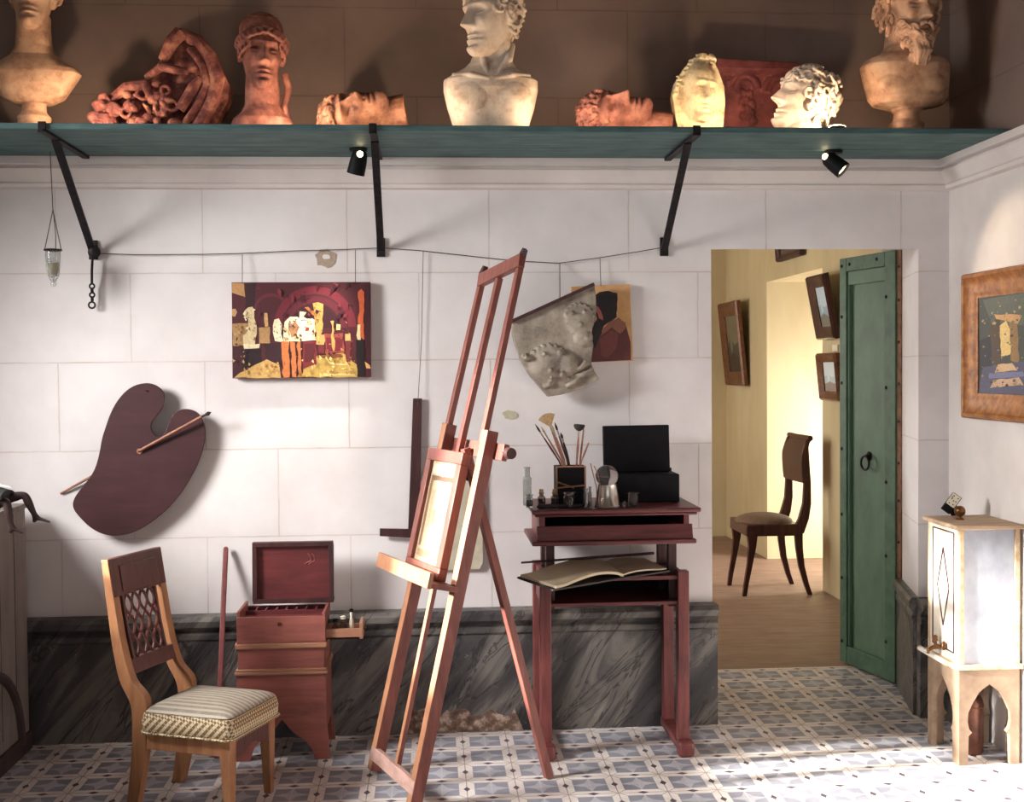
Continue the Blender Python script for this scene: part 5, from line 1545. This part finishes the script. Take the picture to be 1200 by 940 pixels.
pts = [(*hip, .034), (*(hip + V((-.01, 0, .07))), .028), (*sh_, .034), (*nk, .013), (*hdv, .024), (*(hdv + V((0, 0, .03))), .018),
       (*(hip + V((.02, .03, 0))), .028), (*(hip.lerp(kA, .6) + V((0, .005, .006))), .022), (*kA, .0165), (*kA.lerp(aA, .35), .0165), (*kA.lerp(aA, .7), .012), (*aA, .0085), (*aA.lerp(tA, .55), (.0065, .006)), (*tA, .0035),
       (*(hip + V((.02, -.04, 0))), .028), (*(hip.lerp(kB, .6) + V((0, -.01, .012))), .022), (*(kB + V((0, 0, .010))), .0165), (*kB.lerp(aB, .35), .016), (*kB.lerp(aB, .7), .012), (*aB, .0085), (*aB.lerp(tB, .55), (.0065, .006)), (*tB, .0035),
       (*(sh_ + V((0, .05, -.01))), .012), (*(sh_ + V((.03, .06, -.08))), .010), (*(hip + V((.07, .03, .055))), .008), (*(sh_ + V((0, -.05, -.01))), .012), (*(sh_ + V((.03, -.06, -.08))), .010), (*(hip + V((.07, -.05, .055))), .008), (*hA, .007), (*hB, .007)]
ed = [(0, 1), (1, 2), (2, 3), (3, 4), (4, 5), (0, 6), (6, 7), (7, 8), (8, 9), (9, 10), (10, 11), (11, 12), (12, 13), (0, 14), (14, 15), (15, 16), (16, 17), (17, 18), (18, 19), (19, 20), (20, 21), (2, 22), (22, 23), (23, 24), (2, 25), (25, 26), (26, 27), (11, 28), (19, 29)]
skin('figure_body', pts, ed, 'mannequin', lay)
m = MB(); rows = []
for i in range(8):
    t = i / 7; c_ = (hip + V((-.02, -.01, .02))).lerp((kA + kB) / 2 + V((-.03, 0, .012)), t); hw = .068 + .010 * t; hh = .078 - .054 * t
    rows.append([c_ + V((0, hw * math.cos(2 * PI * k / 16), hh * math.sin(2 * PI * k / 16) * (1 if math.sin(2 * PI * k / 16) > 0 else .32))) for k in range(16)])
m.grid(rows, 0, True, True, True); m.build('dark_breeches', 'cloth_dark', lay)
m = MB(); m.tube([atY(-14, 566, Ym - .03), atY(4, 570, Ym - .03), atY(13, 571.5, Ym - .03)], [.008, .006, .003], 8); m.build('white_cuff', 'cloth_white', lay)

# ------------------------------------------------------------------ marble cistern on a horseshoe-arched stand, right corner
fX0, fX1, fY0, fY1 = 2.022, 2.262, 4.345, 4.63
zs0, zb1 = .372, .925
o = thing('arched_stand', ((fX0 + fX1) / 2, (fY0 + fY1) / 2, 0), 'pale worn wooden stand with horseshoe arches under the white cistern cabinet', 'stand')
def arch_panel(P, U, width, n, name):
    """panel in the U/z plane through P, with a horseshoe arch cut out"""
    m = MB(); H = zs0; th = .022
    mid = width / 2; out = [(0, 0.001), (0, H), (width, H), (width, .001), (width - .035, .001), (width - .038, .115)]
    pts = [(width - .052, .128), (width - .040, .142), (width - .034, .17), (width - .036, .205), (width - .055, .245), (width - .09 if width > .25 else width - .08, .285), (mid, .315)]
    out += pts + [(width - x, z) for x, z in reversed(pts[:-1])] + [(.038, .115), (.035, .001)]
    m.prism([P + U * x + V((0, 0, z)) for x, z in out], n * th)
    return m.build(name, 'cab_stand', o, smooth=False)
arch_panel(V((fX0, fY0, 0)), V((1, 0, 0)), fX1 - fX0, V((0, 1, 0)), 'arch_panel')
arch_panel(V((fX0, fY0 + .022, 0)), V((0, 1, 0)), fY1 - fY0 - .022, V((1, 0, 0)), 'arch_panel')
arch_panel(V((fX0 + .022, fY1 - .022, 0)), V((1, 0, 0)), fX1 - fX0 - .044, V((0, 1, 0)), 'arch_panel')
arch_panel(V((fX1 - .022, fY0 + .022, 0)), V((0, 1, 0)), fY1 - fY0 - .022, V((1, 0, 0)), 'arch_panel')
# vessel standing inside
vb = V((fX0 + .12, fY0 + .15, 0))
o2 = thing('copper_jar', vb, 'dark copper jar standing on the floor inside the arched stand', 'jar')
m = MB(); m.lathe([(.001, .001), (.040, .001), (.046, .01), (.046, .20), (.040, .225), (.030, .235), (.032, .25), (.028, .25), (.026, .236), (.001, .234)], Matrix.Translation(vb), 24); m.build('jar_body', 'copper', o2)
m = MB(); m.torus(vb + V((0, 0, .19)), (0, 0, 1), .0465, .0025, 28, 6); m.build('jar_band', 'brass', o2)

cis = thing('cistern_cabinet', ((fX0 + fX1) / 2, (fY0 + fY1) / 2, zs0), 'small white cistern cabinet with a lozenge on its side and a brass tap, right corner', 'cabinet')
m = MB(); m.box((fX0 - .018, fY0 - .012, zs0 + .0008), (fX1 + .010, fY1 + .01, zs0 + .020)); m.build('base_ledge', 'cab_edge', cis, bevel=.004)
m = MB(); m.box((fX0 + .008, fY0 + .008, zs0 + .020), (fX1 - .002, fY1 - .002, zb1 - .01)); m.build('cabinet_body', 'bluish_marble', cis)
for x, y in ((fX0, fY0), (fX1 - .018, fY0), (fX0, fY1 - .018), (fX1 - .018, fY1 - .018)):
    m = MB(); m.box((x, y, zs0 + .020), (x + .020, y + .020, zb1 - .01)); m.build('corner_post', 'cab_edge', cis, bevel=.003)
m = MB(); m.box((fX0 + .002, fY0 + .020, zs0 + .020), (fX0 + .009, fY1 - .020, zb1 - .01)); sd = m.build('side_door', 'cab_white', cis)
m = MB(); dy0, dy1, dz0_, dz1_ = fY0 + .05, fY1 - .045, zs0 + .055, zb1 - .03
xx = fX0 + .0012
def line(a, b, r_=.0032): m.tube([V((xx, *a)), V((xx, *b))], r_, 6)
for a, b in (((dy0, dz0_), (dy1, dz0_)), ((dy1, dz0_), (dy1, dz1_)), ((dy1, dz1_), (dy0, dz1_)), ((dy0, dz1_), (dy0, dz0_))): line(a, b)
m.build('door_border', 'darkwood', sd)
m = MB(); cy = (dy0 + dy1) / 2; cz = (dz0_ + dz1_) / 2 + .01; hy, hz = .052, .155
m2p = [(cy, cz - hz), (cy + hy, cz), (cy, cz + hz), (cy - hy, cz)]
for i in range(4): line(m2p[i], m2p[(i + 1) % 4])
m.build('door_lozenge', 'darkwood', sd)
m = MB()
m.box((fX0 - .020, fY0 - .016, zb1 - .010), (fX1 + .012, fY1 + .015, zb1 + .008)); m.build('cabinet_top', 'cab_top', cis, bevel=.005)
kb = V((fX0 + .075, fY0 + .16, zb1 + .008))
m = MB(); m.lathe([(.001, 0), (.018, 0), (.016, .005), (.008, .010), (.007, .014), (.001, .014)], Matrix.Translation(kb), 18); m.ell(kb + V((0, 0, .034)), (.022, .022, .022), nu=22, nv=14); m.build('ball_finial', 'brass', cis)
tpv = V((fX0 - .002, fY0 + .165, zs0 + .052))
m = MB(); m.tube([tpv, tpv + V((-.03, 0, 0)), tpv + V((-.048, 0, -.012)), tpv + V((-.05, 0, -.025))], [.008, .008, .007, .006], 10); m.build('tap_spout', 'brass', cis)
m = MB(); m.lathe([(.001, 0), (.006, 0), (.006, .018), (.012, .022), (.008, .032), (.010, .038), (.001, .044)], Matrix.Translation(tpv + V((-.02, 0, .006))), 14); m.build('tap_handle', 'brass', cis)
m = MB(); m.lathe([(.001, 0), (.006, 0), (.006, .012), (.011, .017), (.007, .028), (.001, .036)], Matrix.Translation(tpv + V((-.008, -.05, .0))), 14); m.build('tap_handle', 'brass', cis)
m = MB(); m.tube([V((fX0 - .022, fY0 + .06, zs0 + .013)), V((fX0 - .022, fY1 + .03, zs0 + .013))], .011, 12); m.build('drip_rail', 'cab_white', cis)

# spotted block on the cabinet top
c0 = atY(1112, 580, 4.60)
o = thing('spotted_block', V((c0.x, 4.60, zb1 + .008)), 'small ivory-faced block with black spots, propped tilted on the cistern top', 'block')
mt = Matrix.Translation(V((c0.x, 4.595, zb1 + .009)) + V((.004, 0, .048))) @ RY_(38) @ RZ_(-14)
m = MB(); m.box((-.020, -.010, -.034), (.020, .016, .048), mt); m.build('block_body', 'black', o, bevel=.003)
m = MB(); m.box((-.0205, -.0125, -.006), (.017, -.0095, .045), mt); fc = m.build('ivory_face', 'ivory', o, bevel=.001)
for x, z in ((-.011, .036), (.008, .036), (-.011, .022), (-.001, .018), (.008, .020), (-.013, .028), (-.010, .001), (.006, .004)):
    m = MB(); m.lathe([(.0004, 0), (.0028, 0), (.0024, .0008), (.0004, .001)], mt @ Matrix.Translation((x, -.0125, z)) @ RX_(90), 10); m.build('spot', 'black', fc)
m = MB(); m.box((.004, .0, -.046), (.030, .014, -.004), Matrix.Translation(V((c0.x + .004, 4.60, zb1 + .0555))) @ RY_(-6)); m.build('prop_foot', 'black', o, bevel=.002)

# ------------------------------------------------------------------ green door leaf in the opening
n0, n1 = V((2.236, 5.47, 0)), V((2.128, 5.93, 0))
du = (n1 - n0); DW = du.length; du.normalize(); dn = V((-du.y, du.x, 0))
if dn.x > 0: dn = -dn
o = thing('green_door', n0, 'tall studded green wooden door standing open in the doorway', 'door')
dh = 2.10
def dpt(u, z, off): return n0 + du * u + V((0, 0, z)) + dn * off
def dbox(u0, u1, z0, z1, o0, o1, name, mat, par=None, bevel=.003):
    m = MB(); m.hexa([dpt(u0, z0, o0), dpt(u1, z0, o0), dpt(u1, z0, o1), dpt(u0, z0, o1), dpt(u0, z1, o0), dpt(u1, z1, o0), dpt(u1, z1, o1), dpt(u0, z1, o1)]); return m.build(name, mat, par or o, bevel=bevel)
dbox(0.0, DW, .012, dh, -.045, -.012, 'door_board', 'green_door')
dbox(0.0, .085, .012, dh, -.012, .012, 'hinge_stile', 'green_dark'); dbox(DW - .06, DW, .012, dh, -.012, .012, 'lock_stile', 'green_dark')
dbox(.085, DW - .06, .012, .10, -.012, .010, 'bottom_rail', 'green_dark'); dbox(.085, DW - .06, dh - .07, dh, -.012, .012, 'top_rail', 'green_dark'); dbox(.085, DW - .06, dh - .14, dh - .07, -.012, .004, 'top_moulding', 'green_door')
dbox(.085, .10, .10, dh - .14, -.012, .004, 'panel_bead', 'green_door'); dbox(DW - .075, DW - .06, .10, dh - .14, -.012, .004, 'panel_bead', 'green_door')
dbox(-.035, 0.0, .012, dh - .002, -.05, .004, 'edge_board', 'raw_edge')
def stud(u, z):
    c_ = dpt(u, z, .012); q = dn.to_track_quat('Z', 'Y').to_matrix().to_4x4()
    m = MB(); m.lathe([(.001, .006), (.006, .005), (.0095, 0), (.001, -.001)], Matrix.Translation(c_) @ q, 10); m.build('stud', 'iron', o)
for z in (.12, .45, .78, 1.12, 1.46, 1.80, 2.06): stud(DW - .02, z)
for z in (.20, .62, .98, 1.44, 1.88): stud(.072, z)
stud(.15, dh - .03); stud(DW - .09, dh - .035)
for i, z in enumerate((.16, .34, .52, .70, .9, 1.08, 1.28, 1.46, 1.66, 1.86, 2.02)):
    c_ = n0 - du * .018 + V((0, 0, z)) + dn * .004; q = dn.to_track_quat('Z', 'Y').to_matrix().to_4x4()
    m = MB(); m.lathe([(.001, .005), (.005, .004), (.008, 0), (.001, -.001)], Matrix.Translation(c_) @ q, 8); m.build('stud', 'iron', o)
rp = dpt(.245, 1.095, -.010)
m = MB(); q = dn.to_track_quat('Z', 'Y').to_matrix().to_4x4(); m.lathe([(.001, .022), (.008, .021), (.010, .008), (.022, .003), (.024, 0), (.001, 0)], Matrix.Translation(rp) @ q, 18); hp = m.build('handle_plate', 'iron', o)
m = MB(); m.torus(rp + dn * .024 + V((0, 0, -.034)), dn, .034, .0055, 24, 8); m.build('ring_handle', 'iron', hp)

# ------------------------------------------------------------------ passage: dark chair and pictures
cf, cb = V((2.119, 7.70, 0)), V((2.54, 7.70, 0))
o = thing('klismos_chair', (2.33, 7.9, 0), 'dark mahogany chair with curved legs and scrolled back, seen through the doorway', 'chair')
pr = lambda x, y, Y: atY(820 + x / 2.938, 500 + y / 2.938, Y)
def leg(pts, w, name, mat='mahog'):
    m = MB(); m.grid([[p + V((0, -w2 / 2, 0)), p + V((t, -w2 / 2, 0)), p + V((t, w2 / 2, 0)), p + V((0, w2 / 2, 0))] for p, t, w2 in pts], 0, True, True, True); return m.build(name, mat, o, bevel=.003)
for Y in (7.72, 8.12):
    S = lambda x, z: V((x, Y, z))
    leg([(S(2.085, .001), .028, .03), (S(2.095, .08), .03, .032), (S(2.118, .22), .036, .036), (S(2.128, .34), .05, .04), (S(2.115, .44), .075, .042)], 0, 'front_leg')
    leg([(S(2.535, .001), .03, .03), (S(2.505, .08), .034, .03), (S(2.470, .20), .04, .032), (S(2.452, .32), .046, .034), (S(2.442, .44), .055, .036)], 0, 'rear_leg')
    leg([(S(2.420, .42), .085, .036), (S(2.470, .52), .07, .036), (S(2.500, .62), .055, .036), (S(2.508, .76), .046, .034), (S(2.500, .90), .044, .034), (S(2.502, 1.0), .036, .034), (S(2.520, 1.05), .03, .034)], 0, 'back_post')
m = MB(); m.box((2.11, 7.70, .405), (2.48, 8.14, .485)); m.build('seat_frame', 'mahog', o, bevel=.008)
m = MB(); rows = []
for i in range(9):
    z = .76 + .30 * i / 8; x = 2.497 + (.0 if i < 6 else .009 * (i - 5) ** 1.3) - .010 * math.sin(i / 8 * PI)
    rows.append([V((x, 7.70, z)), V((x - .012, 7.92, z)), V((x, 8.14, z)), V((x + .026, 8.14, z)), V((x + .014, 7.92, z)), V((x + .026, 7.70, z))])
m.grid(rows, 0, True, True, True); m.build('back_tablet', 'mahog', o, bevel=.003)
m = MB(); m.tube([V((2.545, 7.69, 1.062)), V((2.533, 7.92, 1.062)), V((2.545, 8.15, 1.062))], .019, 12); m.build('scroll_rail', 'mahog', o)
m = MB(); m.ell((2.29, 7.92, .485), (.195, .205, .055), nu=24, nv=12); m.build('seat_pad', 'brownseat', o)

def wall_picture(c1, c2, leanx, mats, label, name='framed_picture', fw=.055, art=((120, 130, 140), (170, 190, 205), (90, 80, 66))):
    """c1 top-far pixel, c2 bottom-near pixel on the passage's right wall"""
    a, b = atX(*c1, RX - leanx), atX(*c2, RX - .02)
    y1, y0 = a.y, b.y; zt_, zb_ = a.z, b.z
    o = thing(name, V((RX - .02, (y0 + y1) / 2, zb_)), label, 'picture', 'pictures in the passage')
    H = V((-(leanx - .02), 0, zt_ - zb_)); U = V((0, y0 - y1, 0)); O = V((RX - .02, y1, zb_))
    Nn = V((-H.z, 0, H.x)).normalized(); Nn = -Nn if Nn.x > 0 else Nn
    hN = H.normalized(); uN = U.normalized(); Hl, Ul = H.length, U.length
    m = MB(); rows = []
    for ins, h in ((0, 0), (0, .03), (.012, .045), (.024, .04), (fw * .7, .024), (fw, .02), (fw, .006)):
        rows.append([O + uN * ins + hN * ins + Nn * h, O + uN * (Ul - ins) + hN * ins + Nn * h, O + uN * (Ul - ins) + hN * (Hl - ins) + Nn * h, O + uN * ins + hN * (Hl - ins) + Nn * h])
    m.grid(rows, 0, True); m.grid([rows[0], rows[-1]], 0, True); m.build('frame', mats, o)
    A = Art(O + hN * (Hl - fw) + uN * fw + Nn * .012, uN * (Ul - 2 * fw), -hN * (Hl - 2 * fw), Nn)
    A.poly([(0, 0), (1, 0), (1, 1), (0, 1)], art[0]); A.poly([(0, .0), (1, 0), (1, .45), (.6, .52), (.3, .42), (0, .5)], art[1]); A.poly([(0, .75), (.4, .66), (1, .78), (1, 1), (0, 1)], art[2]); A.poly([(.2, .3), (.35, .22), (.42, .6), (.25, .7)], art[1])
    A.build(o)
wall_picture((846, 356), (877, 452), .09, 'giltdark', 'dark gilt-framed picture leaning out on the far yellow wall of the passage', fw=.12, art=((66, 62, 52), (110, 104, 84), (52, 44, 38)))
wall_picture((950, 324), (985, 396), .10, 'mahog', 'dark wide-framed picture of pale sky in the passage, by the green door', fw=.085, art=((150, 170, 184), (186, 204, 214), (120, 116, 108)))
wall_picture((962, 414), (990, 470), .05, 'giltdark', 'small brown-framed picture low on the passage wall, half hidden by the green door', fw=.06, art=((186, 200, 206), (210, 220, 224), (150, 140, 128)))
wall_picture((912, 262), (942, 299), .04, 'darkwood', 'dark-framed picture above the passage recess, only its lower edge showing', fw=.05)
c0 = atX(979, 408, RX - .004)
m = MB(); m.box((RX - .012, c0.y - .06, c0.z - .022), (RX - .001, c0.y + .04, c0.z + .022)); tag(m.build('wall_card', 'ivory', bevel=.001), 'small white card on the passage wall between the two pictures by the green door', 'card')

# ------------------------------------------------------------------ light
def area(name, loc, target, size, sizey, power, col, spread=None):
    l = bpy.data.lights.new(name, 'AREA'); l.shape = 'RECTANGLE'; l.size = size; l.size_y = sizey; l.energy = power; l.color = col
    if spread: l.spread = math.radians(spread)
    o = bpy.data.objects.new(name, l); COL.objects.link(o); o.location = loc
    o.rotation_euler = (V(target) - V(loc)).to_track_quat('-Z', 'Y').to_euler()
    return o
w = bpy.data.worlds.new('world'); sc.world = w; w.use_nodes = True
w.node_tree.nodes['Background'].inputs[0].default_value = (1.0, .94, .92, 1)
w.node_tree.nodes['Background'].inputs[1].default_value = 0.05
sun = bpy.data.lights.new('sun', 'SUN'); sun.energy = 24.0; sun.angle = math.radians(2.5); sun.color = (1, .96, .9)
so = bpy.data.objects.new('sun', sun); COL.objects.link(so)
el = math.radians(20)
so.rotation_euler = V((.9915 * math.cos(el), .130 * math.cos(el), -math.sin(el))).to_track_quat('-Z', 'Y').to_euler()
area('window_light', (LX + .06, 3.4, 2.25), (1.0, 4.5, .15), .8, .8, 56, (1, .975, .96), 84)
area('studio_fill', (0.2, -0.9, 1.8), (0.9, 5, 1.1), 2.4, 2.0, 8, (1, .97, .97), 110)  # added fill lamp at the open front, no window stands there

def spot(name, loc, d, power, ang, col, blend=.6, rad=.02):
    l = bpy.data.lights.new(name, 'SPOT'); l.energy = power; l.spot_size = math.radians(ang); l.spot_blend = blend; l.color = col; l.shadow_soft_size = rad
    o = bpy.data.objects.new(name, l); COL.objects.link(o); o.location = loc
    o.rotation_euler = V(d).to_track_quat('-Z', 'Y').to_euler(); return o
spot('spot_beam', s1[1] + s1[2] * .06, s1[2], 75, 36, (1, .92, .80), .85)
spot('spot_beam', s2[1] + s2[2] * .06, s2[2], 12, 70, (1, .8, .55))
for i, b in enumerate(UP):
    l = bpy.data.lights.new('uplight', 'SPOT'); l.spot_size = math.radians(150); l.spot_blend = .5
    l.energy = (7, 7, 3, 4, 4.5, 7)[i]; l.color = (1, .70, .46); l.shadow_soft_size = .012
    o = bpy.data.objects.new('uplight', l); COL.objects.link(o); o.location = b + V((0, 0, .03))
    o.rotation_euler = V((0, .75, .65)).to_track_quat('-Z', 'Y').to_euler()
for x, e in ((300, 1.3), (428, 2.2), (728, 2.4), (808, 2.2), (50, 1.0)):
    l = bpy.data.lights.new('uplight', 'SPOT'); l.spot_size = math.radians(150); l.spot_blend = .5
    l.energy = e; l.color = (1, .70, .44); l.shadow_soft_size = .012
    o = bpy.data.objects.new('uplight', l); COL.objects.link(o); o.location = (atY(x, 147, 4.42).x, 4.42, ST + .025)
    o.rotation_euler = V((0, .75, .65)).to_track_quat('-Z', 'Y').to_euler()
# passage: added fill lamp by the windowless left wall, plus daylight from the recess
area('passage_fill', (-0.35, 8.3, 1.35), (2.6, 8.6, .6), 2.4, 2.0, 105, (1, .95, .88))
area('recess_window', (RX + 1.2, ya + .5, .8), (RX + .2, yb, .7), .8, 1.0, 110, (1, .98, .94))

sc.view_settings.view_transform = 'Standard'
sc.view_settings.look = 'None'
sc.view_settings.exposure = 0.0
sc.view_settings.gamma = 1.0
sc.view_settings.use_curve_mapping = False
